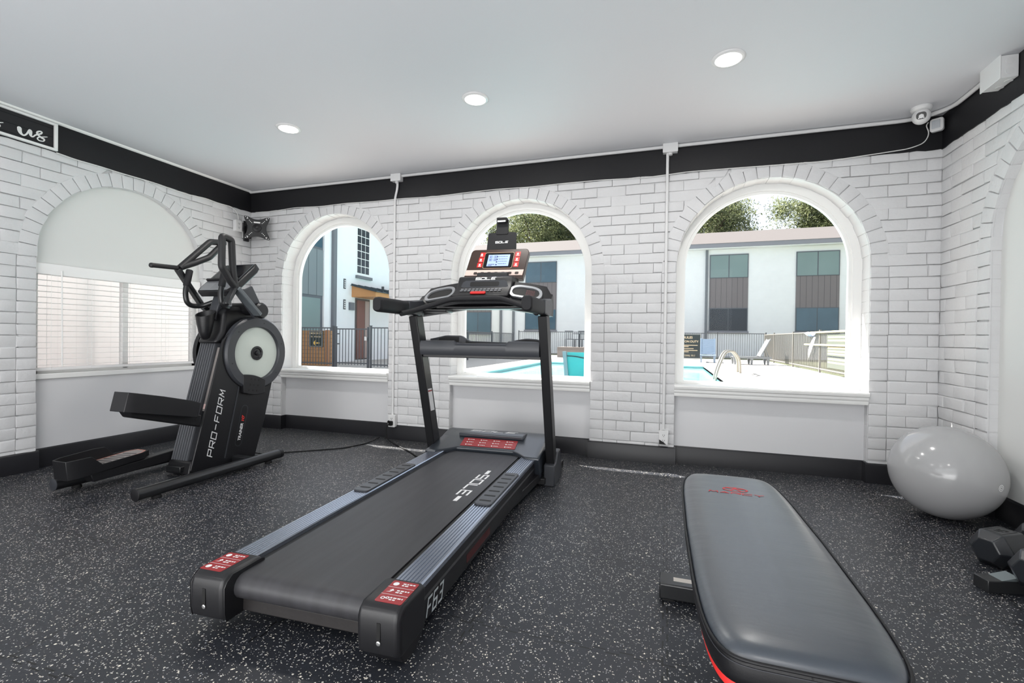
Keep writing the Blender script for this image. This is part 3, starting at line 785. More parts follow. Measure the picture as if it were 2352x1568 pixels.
# floor frame under the deck and incline frame
tp('base_frame', MB().box(-.44, -.385, 1.78, 2.22, .012, .062).box(.425, .48, 1.78, 2.22, .012, .062).box(-.44, .48, 2.16, 2.22, .02, .065).box(-.40, .44, 1.70, 1.75, .02, .06), M_bp, bevel=.004)
tp('lift_frame', MB().bar([(.33, .95, .055), (.40, 1.75, .07)], .03, .05).bar([(-.33, .95, .055), (-.38, 1.75, .07)], .03, .05).box(-.33, .33, .92, .97, .035, .08), M_bp, bevel=.004)
for s, u in ((-1, -.41), (1, .452)):
    tp('wheel', MB().lathe([(.036, -.012), (.040, -.008), (.040, .008), (.036, .012)], (u, 2.17, .04), (1, 0, 0), 20), M_rubber, smooth=40)
    tp('foot', MB().lathe([(.024, 0), (.024, .014)], (u, 1.90, .0), (0, 0, 1), 16), M_rubber, smooth=40)
# uprights
for s, (ua, ub) in ((-1, (-.447, -.388)), (1, (.432, .488))):
    po = MB().hexa([(ua, 1.80, .06), (ub, 1.80, .06), (ub, 1.905, .06), (ua, 1.905, .06)], [(ua, 1.447, 1.135), (ub, 1.447, 1.135), (ub, 1.545, 1.145), (ua, 1.545, 1.145)])
    post = tp('upright_post', po, M_blk, bevel=.006)
    if s < 0:
        # white sticker on the inner face
        def pf(t, w): v0 = 1.80+(1.447-1.80)*t; return Vector((ub+.001, v0+w, .06+1.075*t))
        tp('sticker', MB().quad(pf(.385, .018), pf(.385, .080), pf(.535, .080), pf(.535, .018)), M_wht, post)
        tp('sticker_stripe', MB().quad(pf(.515, .0181)+Vector((.0006, 0, 0)), pf(.515, .0799)+Vector((.0006, 0, 0)), pf(.525, .0799)+Vector((.0006, 0, 0)), pf(.525, .0181)+Vector((.0006, 0, 0))), M_red, post)
    cv_ = MB().prism([(1.735, .0), (1.735, .145), (1.80, .150), (1.86, .21), (1.95, .215), (2.02, .06), (1.99, .0)], ext_u, ua-.008, ub+.012)
    tp('post_cover', cv_, M_gp, bevel=.008)
# tray shelf between the uprights
ty = 1.57
secs = []
def tray_top(u):
    pts = [(-.40, .985), (-.36, .992), (-.27, 1.012), (-.155, 1.012), (-.13, .995), (-.09, .975), (.18, .968), (.24, .985), (.31, .997), (.385, .992), (.43, .975)]
    for a, b in zip(pts, pts[1:]):
        if a[0] <= u <= b[0]: t = (u-a[0])/(b[0]-a[0]); return a[1]*(1-t)+b[1]*t
    return pts[-1][1]
us2 = [-.388+i*(.432+.388)/44 for i in range(45)]
for u in us2:
    zt = tray_top(u); zf = min(zt-.004, .978 if u < -.14 or u > .22 else .962)
    secs.append([(u, ty-.055, .880), (u, ty-.068, .905), (u, ty-.070, .945), (u, ty-.060, zf-.004), (u, ty-.048, zf), (u, ty-.040, zf-.012), (u, ty+.086, zf-.014), (u, ty+.094, zt), (u, ty+.118, zt), (u, ty+.12, .90), (u, ty+.08, .880)])
N = 11; vs = [q for g in secs for q in g]; fs = [list(range(N))[::-1], [44*N+i for i in range(N)]]
for i in range(44):
    for j in range(N): fs.append((i*N+j, i*N+(j+1) % N, (i+1)*N+(j+1) % N, (i+1)*N+j))
tray = tp('accessory_tray', MB().add(vs, fs), M_gp, smooth=30)
mb = MB()
for ua, ub in ((-.32, -.17), (-.12, .21), (.245, .40)):
    
    for k_ in range(12):
        a, b = ua+(ub-ua)*k_/12, ua+(ub-ua)*(k_+1)/12
        mb.quad((a, ty+.0845, .950), (b, ty+.0845, .950), (b, ty+.091, tray_top(b)-.008), (a, ty+.091, tray_top(a)-.008))
    mb.box(ua, ub, ty-.036, ty+.084, .9485, .9665 if ua != -.12 else .9505)
tp('tray_well', mb, M_dark, tray)
tp('tray_support', MB().box(-.39, .434, ty-.02, ty+.06, .862, .884), M_bp, bevel=.004)
tp('tray_knob', MB().lathe([(.016, 0), (.018, .01), (.012, .016)], (-.388, ty-.045, .915), (1, 0, 0), 14), M_bp, smooth=40)
# handlebar crossbar and grips
tp('crossbar', MB().tube(fillet([(-.42, 1.30, 1.145), (-.385, 1.42, 1.172), (-.165, 1.50, 1.252), (.175, 1.50, 1.254), (.40, 1.42, 1.178), (.452, 1.33, 1.15)], .05), .0175, 14), M_grip, smooth=60)
for s, u in ((-1, -.448), (1, .456)):
    sec = rrect(-.031, .031, -.045, .045, .026, 5)
    mb = MB(); rings = []
    for v, sc in ((1.062, .78), (1.068, .93), (1.085, 1.0), (1.40, 1.0), (1.41, .95)):
        rings.append([(u+p[0]*sc, v, 1.188+p[1]*sc) for p in sec])
    N = len(sec); vs = [q for g in rings for q in g]; fs = [list(range(N)), [4*N+i for i in range(N)][::-1]]
    for i in range(4):
        for j in range(N): fs.append((i*N+j, i*N+(j+1) % N, (i+1)*N+(j+1) % N, (i+1)*N+j))
    tp('handle_grip', mb.add(vs, fs), M_grip, smooth=40)
    tp('arm_bracket', MB().prism([(1.40, 1.150), (1.40, 1.236), (1.47, 1.240), (1.60, 1.255), (1.66, 1.22), (1.60, 1.135)], ext_u, u-.033, u+.033), M_gp, bevel=.008)
    tp('latch_hook', MB().tube(fillet([(u-s*.02, 1.53, 1.14), (u-s*.02, 1.53, 1.10), (u-s*.02, 1.545, 1.09)], .01), .005, 8), M_bp, smooth=60)
# console body: two wings and a centre block
us3 = [-.47, -.455, -.42, -.36, -.28, -.21, -.15, -.08, .0, .08, .16, .22, .29, .37, .43, .465, .478]
def cb(u):
    a = abs(u-.004); e = max(0, (a-.15)/.32)
    zb = 1.392-.055*e**1.4-(.045 if a > .455 else 0); zf = 1.252-.048*e
    vf = 1.60-.02*e; vb = 1.755-.02*e-(.03 if a > .455 else 0)
    return vf, vb, zf, zb
secs = []
for u in us3:
    vf, vb, zf, zb = cb(u)
    secs.append([(u, vf+.05, zf-.055), (u, vf, zf-.025), (u, vf+.005, zf), (u, (vf+vb)/2, (zf+zb)/2+.006), (u, vb-.006, zb), (u, vb+.012, zb-.006), (u, vb+.03, zb-.08), (u, vf+.14, zf-.06)])
N = 8; vs = [q for g in secs for q in g]; fs = [list(range(N))[::-1], [(len(us3)-1)*N+i for i in range(N)]]
for i in range(len(us3)-1):
    for j in range(N): fs.append((i*N+j, i*N+(j+1) % N, (i+1)*N+(j+1) % N, (i+1)*N+j))
con = tp('console', MB().add(vs, fs), M_bp, smooth=40)
def con_top(u, t):
    vf, vb, zf, zb = cb(u); return Vector((u, vf+(vb-vf)*t, zf+(zb-zf)*t+.006*math.sin(PI*t)))
for u0, w in ((-.310, .112), (.305, .118)):
    o = con_top(u0, .42); xd = (con_top(u0+.02, .42)-con_top(u0-.02, .42)).normalized(); yd = (con_top(u0, .6)-con_top(u0, .3)).normalized(); nn = xd.cross(yd).normalized()
    out = [(-w, -.02), (-w*.80, -.060), (w*.80, -.060), (w, -.02), (w*.92, .04), (w*.5, .068), (-w*.5, .068), (-w*.92, .04)]
    out = [(q.x, q.y) for q in fillet([(p[0], p[1], 0) for p in out+out[:2]], .03, 3)][1:-1]
    inn = [(p[0]*.83, p[1]*.72) for p in out]; n = len(out)
    mb = MB(); vs = []
    for P, h in ((out, .0), (out, .014), (inn, .014), ([(p[0]*.97, p[1]*.97) for p in inn], -.004)):
        vs += [o+xd*p[0]+yd*p[1]+nn*h for p in P]
    fs = []
    for i in range(3):
        for j in range(n): fs.append((i*n+j, i*n+(j+1) % n, (i+1)*n+(j+1) % n, (i+1)*n+j))
    ch = tp('cup_holder', mb.add(vs, fs), M_silver, con, smooth=35)
    tp('cup_well', MB().art([[(p[0]*.96, p[1]*.96) for p in inn]], o, xd, yd, .004), M_dark, con)
    if u0 > 0:
        mb = MB(); r = random.Random(2)
        for j in range(6): mb.art(bars(.0, .026-j*.011, .062, r, 1, .003), o, xd, yd, .006)
        tp('warning_print', mb, mat('dull_red_print', (120, 60, 66), .5), con)
# centre block with vent, keypad, stop clip
cen = MB().prism([(1.63, 1.25), (1.578, 1.268), (1.570, 1.280), (1.672, 1.345), (1.694, 1.394), (1.708, 1.420), (1.73, 1.426), (1.86, 1.42), (1.86, 1.25)], ext_u, -.195, .200)
tp('vent_housing', cen, M_bp, con, bevel=.012)
vd = Vector((0, .024, .056)).normalized()
vo = Vector((.0, 1.6700, 1.340)); 
tp('vent', MB().art([[(-.165, .012), (-.145, .0), (.155, .0), (.175, .012), (.165, .045), (.145, .058), (-.135, .058), (-.155, .045)]], vo, (1, 0, 0), vd, .0016), M_gp, con)
tp('vent_slot', MB().art([rrect(-.10, .11, .010, .048, .012, 4)], vo, (1, 0, 0), vd, .0024), M_dark, con)
pl, wd = strokes('SOLE', .030, .018, .008, .0055, shear=.3)
mb = MB(); mb.art(shift(pl, -wd/2, 0), (.005, 1.6955, 1.3985), (1, 0, 0), Vector((0, .47, .88)), .0020); tp('console_lettering', mb, M_wht, con)
kd = Vector((0, .102, .072)).normalized(); ko = Vector((0, 1.570, 1.280))
mb = MB()
for i in range(11):
    for j in range(2): mb.art([rrect(-.150+i*.027, -.129+i*.027, .052+j*.022, .066+j*.022, .004, 2)], ko, (1, 0, 0), kd, .003)
tp('keypad', mb, mat('key_grey', (120, 122, 126), .4), con)
mb = MB(); mb.prism(rrect(-.065, .045, .012, .036, .010, 4), lambda p, t: ko+Vector((1, 0, 0))*p[0]+kd*p[1]+Vector((0, -kd.z, kd.y))*t, .001, .012)
tp('stop_clip', mb, mat('red_plastic', (214, 42, 40), .35), con, bevel=.003)
tp('pulse_pad', MB().box(-.36, -.20, 1.50, 1.62, 1.165, 1.185).box(-.30, .30, 1.56, 1.70, 1.190, 1.205), M_bp, con, bevel=.006)
# display panel, tilted
pb = Vector((.012, 1.835, 1.420)); pt = Vector((.030, 1.925, 1.650)); pd = (pt-pb); ph = pd.length; pd.normalize(); pxd = Vector((1, 0, -.012)).normalized(); pnn = pxd.cross(pd).normalized()
W2 = .226
ol = [(-W2, 0), (W2*.98, 0)]+[(W2+.004-.03+.03*math.cos(a), ph-.03+.03*math.sin(a)) for a in [PI/2*i/5 for i in range(6)]]+[(-W2*.93+.03+.03*math.cos(a), ph-.03+.03*math.sin(a)) for a in [PI/2+PI/2*i/5 for i in range(6)]]
pp = lambda p, t: pb+pxd*p[0]+pd*p[1]+pnn*t
panel = tp('display_panel', MB().prism(ol, pp, -.045, .0), mat('panel_brown', (58, 42, 36), .28, spec=.6), bevel=.004)
A = lambda polys, h=.0012: MB().art(polys, pb, pxd, pd, h)
tp('button_strip', A([[(-W2+.004, .030), (W2-.012, .030), (W2-.008, .075), (-W2+.008, .075)]]), mat('strip_pink', (222, 200, 190), .35), panel)
mb = MB()
for i in range(7): mb.art([rrect(-.155+i*.052, -.128+i*.052, .037, .058, .006, 3)], pb, pxd, pd, .0022)
tp('button', mb, mat('button_dark', (60, 50, 46), .4), panel)
sx0, sx1, sy0, sy1 = -.068, .096, .105, .200
tp('bezel', A([rrect(sx0-.030, sx1+.030, sy0-.018, sy1+.020, .014, 4)], .0016), mat('bezel_gold', (205, 170, 140), .35), panel)
tp('bezel_glass', A([rrect(sx0-.027, sx1+.027, sy0-.015, sy1+.017, .012, 4)], .0022), mat('bezel_black', (16, 15, 16), .15), panel)
tp('screen', A([rc(sx0, sx1, sy0, sy1)], .003), mat('screen_blue', (150, 170, 225), .3, emit=(168, 190, 240), estr=.55), panel)
mb = MB(); pl, wd = strokes('30:00', .009, .016, .004, .0025)
for j in (0, 1): mb.art(shift(pl, sx0+.008, sy1-.026-j*.025), pb, pxd, pd, .0036)
r = random.Random(9)
for j in range(4): mb.art(bars(sx0+.082, sy1-.018-j*.02, .065, r, 1, .004), pb, pxd, pd, .0036)
for j in range(4): mb.art([rc(sx0+.066, sx0+.076, sy1-.022-j*.022, sy1-.012-j*.022)], pb, pxd, pd, .0036)
mb.art(bars(sx0+.010, sy0+.012, .05, r, 2, .006), pb, pxd, pd, .0036)
tp('screen_digits', mb, mat('screen_ink', (46, 58, 104), .4), panel)
mb = MB(); mw = MB()
for s, x0 in ((-1, sx0-.075), (1, sx1+.036)):
    for j in range(3):
        y = sy0-.008+j*.043; mb.art([rc(x0+(0 if s > 0 else j*.004), x0+.040+(0 if s > 0 else j*.004), y, y+.039)], pb, pxd, pd, .0016)
        mw.art([circ(x0+.020, y+.022, .008, 10), rc(x0+.010, x0+.032, y+.007, y+.012)], pb, pxd, pd, .0024)
tp('side_button', mb, mat('button_red', (206, 40, 38), .35), panel); tp('button_print', mw, M_wht, panel)
tp('console_neck', MB().box(-.11, .13, 1.83, 1.90, 1.29, 1.47), M_bp, bevel=.01)
# tablet holder
hb = Vector((.035, 1.955, 1.60)); hd = Vector((.0, .12, .97)).normalized(); hp = lambda p, t: hb+Vector((1, 0, 0))*p[0]+hd*p[1]+Vector((0, -hd.z, hd.y))*t
th = tp('tablet_holder', MB().prism([(-.118, 0), (.115, 0), (.112, .14), (.112, .175), (.100, .186), (.050, .188), (-.048, .188), (-.098, .186), (-.108, .176), (-.110, .14)], hp, -.012, .0).prism(rrect(-.046, .048, .17, .285, .008, 3), hp, -.010, .004), M_blk, bevel=.003)
tp('clamp_hook', MB().prism(rc(-.038, .040, .272, .292), hp, -.008, .030).prism(rc(-.038, .040, .255, .285), hp, .022, .030), M_bp, th, bevel=.003)
tp('clamp_gap', MB().prism(rc(-.030, .032, .256, .268), hp, .0305, .0312), M_wht, th)
pl, wd = strokes('SOLE', .020, .013, .006, .0040, shear=.25); mb = MB(); mb.art(shift(pl, -wd/2, 0), hp((0, .105), .0006), (1, 0, 0), hd, .0008); tp('holder_lettering', mb, M_wht, th)
# power cord of the treadmill
def cord(path, r, par):
    o = obj('power_cord', MB().tube(fillet(path, .08, 6), r, 8), M_rubber, smooth=60)
    o.parent = par; o.matrix_parent_inverse = (Matrix.Translation(par.location) @ par.rotation_euler.to_matrix().to_4x4()).inverted()
    return o
tcord = cord([(-2.505, -.055, .150), (-2.515, -.095, .19), (-2.52, -.115, .13), (-2.51, -.12, .03), (-2.40, -.18, .006), (-2.1, -.40, .006), (-1.85, -.62, .006), (-1.55, -.60, .006)], .0055, tm)
obj('plug', MB().prism(rrect(-2.523, -2.487, .143, .186, .008, 3), lambda p, t: (p[0], t, p[1]), -.048, -.078), M_rubber, tcord, world=False, bevel=.004)
obj('strain_relief', MB().tube([(-2.505, -.078, .175), (-2.510, -.09, .19), (-2.513, -.10, .186)], [.010, .009, .007], 10), M_rubber, tcord, world=False, smooth=60)
# ------------------------------------------------------------------ elliptical trainer (world coordinates)
ell = thing('elliptical_trainer', (-3.27, -1.30, 0), 'black elliptical trainer with pale flywheel disc in front of the blind window', 'exercise machine')
def ep(name, mb, m, parent=None, **kw): return obj(name, mb, m, parent or ell, **kw)
EX = lambda p, t: (t, p[0], p[1])
M_tube = mat('satin_black_tube', (30, 31, 33), .28, spec=.6, bump=.03, bscale=300)
M_cover = mat('ribbed_cover', (84, 86, 90), .34, spec=.5)
M_disc = mat('pale_disc', (206, 214, 206), .35, spec=.4)
for x, ya, yb, nm in ((-3.60, -2.10, -1.02, 0), (-2.935, -2.06, -.975, 1)):
    st = ep('floor_tube', MB().tube([(x, ya, .052), (x, yb, .052)], .036, 20), M_tube, smooth=50)
    ep('end_cap', MB().lathe([(.037, 0), (.038, .03), (.034, .034)] if True else [], (x, yb-.03, .052), (0, 1, 0), 20), M_bp, st, smooth=50)
    ep('end_cap', MB().lathe([(.037, 0), (.0375, -.004), (.033, -.006)] , (x, ya, .052), (0, 1, 0), 20), M_gp if nm == 0 else M_bp, st, smooth=50)
    for y in (ya+.12, yb-.12): ep('rubber_foot', MB().lathe([(.026, 0), (.026, .012), (.018, .022)], (x, y, 0), (0, 0, 1), 18), M_rubber, st, smooth=50)
ep('base_frame', MB().box(-3.60, -2.94, -1.26, -1.20, .035, .075).box(-3.34, -3.20, -1.6, -1.02, .03, .07), M_tube, bevel=.005)
# shroud: dark core and two side panels
outl = [(-1.585, .045), (-1.56, .020), (-1.05, .025), (-.955, .32), (-.885, .60), (-.90, .70), (-1.02, 1.085), (-1.08, 1.135), (-1.20, 1.10), (-1.345, .955)]
core = [(-1.50, .05), (-1.06, .04), (-.96, .34), (-.93, .62), (-1.04, 1.08), (-1.16, 1.12), (-1.29, .98)]
ep('core_housing', MB().prism([(p[0]+(.06 if p[0] < -1.2 else 0), p[1]) for p in core], EX, -3.385, -3.140), M_bp, bevel=.012)
for x0, x1 in ((-3.136, -3.120), (-3.420, -3.400)):
    sp = ep('side_panel', MB().prism(outl if x1 == -3.120 else [(p[0]+(.13 if p[0] < -1.15 else 0), p[1]) for p in outl], EX, x0, x1), M_bp, bevel=.006, seg=3)
    sgn = 1 if x1 == -3.120 else -1; xs = x1 if sgn > 0 else x0
    fy, fz = -1.050, .852
    hub = Vector((xs, fy, fz)); ax = Vector((sgn, 0, 0))
    rg = ep('flywheel_ring', MB().lathe([(.288, -.025), (.288, .012), (.276, .026), (.214, .026), (.206, .012), (.206, .004)], hub, ax, 56, cap=False), M_gp if sgn > 0 else M_bp, smooth=35)
    ep('flywheel_disc', MB().lathe([(.207, .004), (.12, .007), (.03, .007), (.001, .007)], hub, ax, 56, cap=False), M_disc, smooth=60)
    hc = ep('hub_cap', MB().lathe([(.054, .006), (.056, .014), (.040, .016), (.034, .011), (.020, .011), (.018, .022), (.006, .026)], hub, ax, 32), M_bp, smooth=35)
    if sgn < 0: continue
    mb = MB()
    for i in range(6):
        a = 2*PI*i/6+.3; mb.lathe([(.004, 0), (.003, .002)], hub+Vector((.026, .245*math.cos(a), .245*math.sin(a))), ax, 8)
    ep('screw', mb, M_dark, rg)
    PX = lambda p, t: (xs+t, p[0], p[1])
    # cover plate with nine holes under the disc
    cpo = [(-1.185, .548)]+[(-1.19+.0, .688)]+[(-1.185+.205*i/8, .690-.055*i/8+.014*math.sin(PI*i/8)) for i in range(1, 9)]+[(-.985, .528)]+[(-.985-.20*i/6, .528+.02*i/6-.014*math.sin(PI*i/6)) for i in range(1, 6)]
    cp = ep('cover_plate', MB().prism(cpo, PX, .0, .030), M_gp if False else M_bp, bevel=.004)
    mb = MB()
    for i in range(3):
        for j in range(3): mb.lathe([(.0085, 0), (.0075, .0012)], (xs+.030, -1.118+i*.036-j*.010, .650-i*.006-j*.042), (1, 0, 0), 10)
    ep('vent_hole', mb, M_dark, cp)
    # seam line, recess with model lettering
    d = Vector((.0, .275-.0, 1.0)); 
    ep('seam_ridge', MB().bar([(xs+.001, -1.322, .075), (xs+.001, -1.205, .60)], .008, .006, (1, 0, 0)), M_gp, sp)
    ld = Vector((0, .118, .53)).normalized(); lu = Vector((0, -.53, .118)).normalized()
    slot = [Vector((xs, -1.205, .170))+ld*p[0]+lu*p[1] for p in rrect(-.030, .285, -.030, .030, .029, 6)]
    ep('recess_rim', MB().add([q+ax*.0008 for q in slot], [list(range(len(slot)))]), M_gp, sp)
    slot2 = [Vector((xs, -1.204, .170))+ld*p[0]+lu*p[1] for p in rrect(-.026, .281, -.024, .028, .026, 6)]
    ep('recess', MB().add([q+ax*.0014 for q in slot2], [list(range(len(slot2)))]), mat('recess_black', (18, 18, 20), .4), sp)
    mb = MB(); mb.art(font('TRAINER', .034, .15, .0008, .98), Vector((xs+.002, -1.192, .178)), ld, lu); ep('model_lettering', mb, M_wht, sp)
    mb = MB(); mb.art(font('H7', .034, .15, .0012, 1.0), Vector((xs+.002, -1.192, .178))+ld*.150, ld, lu); ep('model_number', mb, mat('print_red', (220, 50, 45), .4), sp)
    pl, wd = strokes('PRO-FORM', .044, .042, .018, .0066, shear=.25)
    mb = MB(); mb.art(pl, Vector((xs+.0012, -1.424, .108)), ld, lu); ep('panel_lettering', mb, M_wht, sp)
# front ribbed cover (upper and lower piece), seen in front of the slots
def ribs(za, zb):
    y = lambda z: -1.548+(z-.09)*(.228/.88)
    prof = []; n = 7; a, b = -3.362, -3.202
    for i in range(n):
        w = (b-a)/n; q = a+w*i; prof += [(q, 0), (q+w*.55, 0), (q+w*.62, .006), (q+w*.93, .006)]
    prof += [(b, 0), (b, .085), (a, .085)]
    return MB().prism(prof, lambda p, t: (p[0], y(t)+p[1], t), za, zb)
ep('column_cover', ribs(.09, .972), M_cover, smooth=20)
ep('column_foot', MB().hexa([(-3.37, -1.585, .012), (-3.14, -1.585, .012), (-3.14, -1.40, .012), (-3.37, -1.40, .012)], [(-3.362, -1.562, .10), (-3.15, -1.555, .10), (-3.15, -1.42, .10), (-3.362, -1.42, .10)]), M_bp, bevel=.012)
for x in (-3.155,):
    y = lambda z: -1.548+(z-.09)*(.228/.88)-.030
    ep('slide_rail', MB().hexa([(x-.042, y(.44)+.045, .44), (x+.017, y(.44)+.045, .44), (x+.017, y(.44)+.08, .44), (x-.042, y(.44)+.08, .44)], [(x-.042, y(.9)+.045, .90), (x+.017, y(.9)+.045, .90), (x+.017, y(.9)+.08, .90), (x-.042, y(.9)+.08, .90)]), mat('rail_taupe', (150, 143, 140), .35, metal=.3), smooth=30)
ep('warning_label', MB().quad((-3.196, -1.4390, .455), (-3.139, -1.4390, .455), (-3.139, -1.4300, .490), (-3.196, -1.4300, .490)), mat('label_white_red', (232, 200, 195), .4))
# neck, cup holder, pivot
ep('neck', MB().prism([(-1.37, .93), (-1.315, 1.02), (-1.30, 1.165), (-1.255, 1.21), (-1.06, 1.22), (-1.0, 1.15), (-.99, 1.09), (-1.10, 1.00), (-1.28, .93)], EX, -3.365, -3.165), M_bp, bevel=.030, seg=4)
cx, cy = -3.245, -1.385
mb = MB(); prof = [(.022, .975), (.050, 1.02), (.066, 1.10), (.070, 1.155), (.066, 1.155), (.060, 1.10), (.050, 1.05)]
mb.lathe([(.014, .958), (.030, .972), (.044, 1.02), (.056, 1.09), (.064, 1.152), (.057, 1.152), (.050, 1.09), (.040, 1.04)], (cx, cy, 0), (0, 0, 1), 32)
mb.v = [(p[0], p[1], p[2]+(.42*(p[1]-cy)-.12*(p[0]-cx))*max(0, (p[2]-.98)/.17)) for p in mb.v]
ep('cup_holder', mb, M_bp, smooth=45)
ep('mast', MB().bar([(-3.27, -1.30, 1.10), (-3.27, -1.215, 1.36)], .085, .060, (0, 1, 0)), M_gp, bevel=.01)
ep('pivot_axle', MB().lathe([(.05, -.20), (.05, .20)], (-3.27, -1.10, 1.20), (1, 0, 0), 24), M_bp, smooth=40)
# moving handles
M_hgrip = mat('handle_grip', (36, 36, 38), .5, spec=.5, bump=.06, bscale=500)
R0 = .0235
hd_ = empty('moving_handle', (-2.96, -1.18, 1.2)); hd_.parent = ell; hd_.location = Vector((-2.96, -1.18, 1.2))-ell.location
def hp_(name, mb, m, par, **kw): return obj(name, mb, m, par, **kw)
Xr = -2.96
J = (Xr, -1.378, 1.335)
hp_('link_plate', MB().bar([(Xr+.004, -1.185, 1.150), J], .030, .066, (1, 0, 0)), mat('link_grey', (92, 98, 102), .32, spec=.5), hd_, bevel=.006)
hp_('lower_bar', MB().bar([(Xr, -1.376, 1.350), (Xr+.01, -1.47, 1.205)], .036, .040, (1, 0, 0)), M_tube, hd_, bevel=.012)
loop = [(Xr, -1.384, 1.335), (Xr, -1.404, 1.45), (Xr, -1.417, 1.672), (Xr+.01, -1.500, 1.684), (Xr+.02, -1.510, 1.47), (Xr+.01, -1.440, 1.385), (Xr, -1.39, 1.345)]
hp_('loop_grip', MB().tube(fillet(loop, .018, 4), R0, 14), M_hgrip, hd_, smooth=60)
hp_('web_plate', MB().prism([(-1.385, 1.335), (-1.395, 1.43), (-1.505, 1.475), (-1.445, 1.385)], EX, Xr-.004, Xr+.008), M_hgrip, hd_, bevel=.003)
hp_('hub_boss', MB().lathe([(.060, -.03), (.062, .0), (.050, .014), (.02, .016)], (Xr-.02, -1.130, 1.185), (1, 0, 0), 28), M_bp, hd_, smooth=40)
hp_('link_shield', MB().prism([(-1.36, 1.335), (-1.25, 1.34), (-1.19, 1.37), (-1.10, 1.22), (-1.10, 1.14), (-1.17, 1.13)], EX, Xr-.070, Xr-.048), M_gp, hd_, bevel=.006)
hl = empty('moving_handle', (-3.55, -1.2, 1.2)); hl.parent = ell; hl.location = Vector((-3.55, -1.2, 1.2))-ell.location
Xl = -3.50
hp_('main_arm', MB().bar(fillet([(Xl, -1.08, 1.16), (Xl, -1.19, 1.195), (Xl+.02, -1.425, 1.485)], .08), .032, .050, (1, 0, 0)), M_tube, hl, bevel=.008)
hp_('tip_bar', MB().bar([(Xl+.03, -1.428, 1.490), (Xl+.03, -1.622, 1.482)], .032, .034, (1, 0, 0)).tube([(Xl+.03, -1.60, 1.482), (Xl+.03, -1.630, 1.4815)], .018, 12), M_hgrip, hl, bevel=.010)
loop = [(Xl+.03, -1.415, 1.49), (Xl+.03, -1.170, 1.735), (Xl+.03, -1.045, 1.752), (Xl+.06, -1.20, 1.605), (Xl+.05, -1.31, 1.545), (Xl+.03, -1.40, 1.500)]
hp_('loop_grip', MB().tube(fillet(loop, .016, 4), R0, 14), M_hgrip, hl, smooth=60)
hp_('hub_boss', MB().lathe([(.060, -.03), (.062, .0), (.050, .014), (.02, .016)], (Xl, -1.11, 1.185), (-1, 0, 0), 28), M_bp, hl, smooth=40)
# fixed handles
for x, pts in ((-3.44, [(-3.44, -1.360, 1.478), (-3.44, -1.395, 1.305), (-3.44, -1.375, 1.215), (-3.42, -1.285, 1.21), (-3.30, -1.20, 1.275)]),
               (-3.10, [(-3.10, -1.352, 1.455), (-3.10, -1.385, 1.30), (-3.10, -1.37, 1.205), (-3.12, -1.29, 1.20), (-3.24, -1.20, 1.275)])):
    fh = ep('fixed_handle', MB().tube(fillet(pts, .075, 8), .0185, 14), M_tube, smooth=60)
    a, b = Vector(pts[0]), Vector(pts[1]); ep('foam_grip', MB().tube([a+(a-b).normalized()*.006, a, a+(b-a)*.66, a+(b-a)*.70], [.018, .0235, .0235, .0195], 16), M_grip, fh, smooth=50)
# console: tilted tray with display
co = Vector((-3.27, -1.315, 1.325)); cyd = Vector((0, .262, .245)).normalized(); cn = Vector((0, -.245, .262)).normalized(); cxd = Vector((1, 0, 0))
CP = lambda p, t: co+cxd*p[0]+cyd*p[1]+cn*t
ol = [(-.150, 0), (.150, 0), (.172, .05), (.172, .30), (.150, .355), (-.150, .355), (-.172, .30), (-.172, .05)]
cns = ep('console', MB().prism(ol, CP, -.055, .0), M_bp, bevel=.008)
ep('speaker_panel', MB().art([[(-.140, .012), (.140, .012), (.158, .055), (.158, .125), (-.158, .125), (-.158, .055)]], co, cxd, cyd, .0015), mat('speaker_grey', (128, 130, 134), .4), cns)
mb = MB()
for i in range(20):
    for j in range(7): mb.art([circ(-.04+i*.0085, .030+j*.012, .0022, 6)], co, cxd, cyd, .002)
ep('speaker_hole', mb, M_dark, cns)
ep('tablet_rest', MB().prism([(-.160, .125), (.160, .125), (.160, .140), (-.160, .140)], CP, .0, .022), M_bp, cns, bevel=.003)
ep('display', MB().art([rc(-.145, .145, .150, .340)], co, cxd, cyd, .0015), mat('display_black', (20, 20, 24), .12, spec=.8), cns)
mb = MB()
for P in ([(-.150, .145), (.150, .145), (.150, .150), (-.150, .150)], [(-.150, .338), (.150, .338), (.150, .343), (-.150, .343)], [(.145, .145), (.150, .145), (.150, .343), (.145, .343)], [(-.150, .145), (-.145, .145), (-.145, .343), (-.150, .343)]): mb.art([P], co, cxd, cyd, .003)
ep('display_border', mb, M_silver, cns)
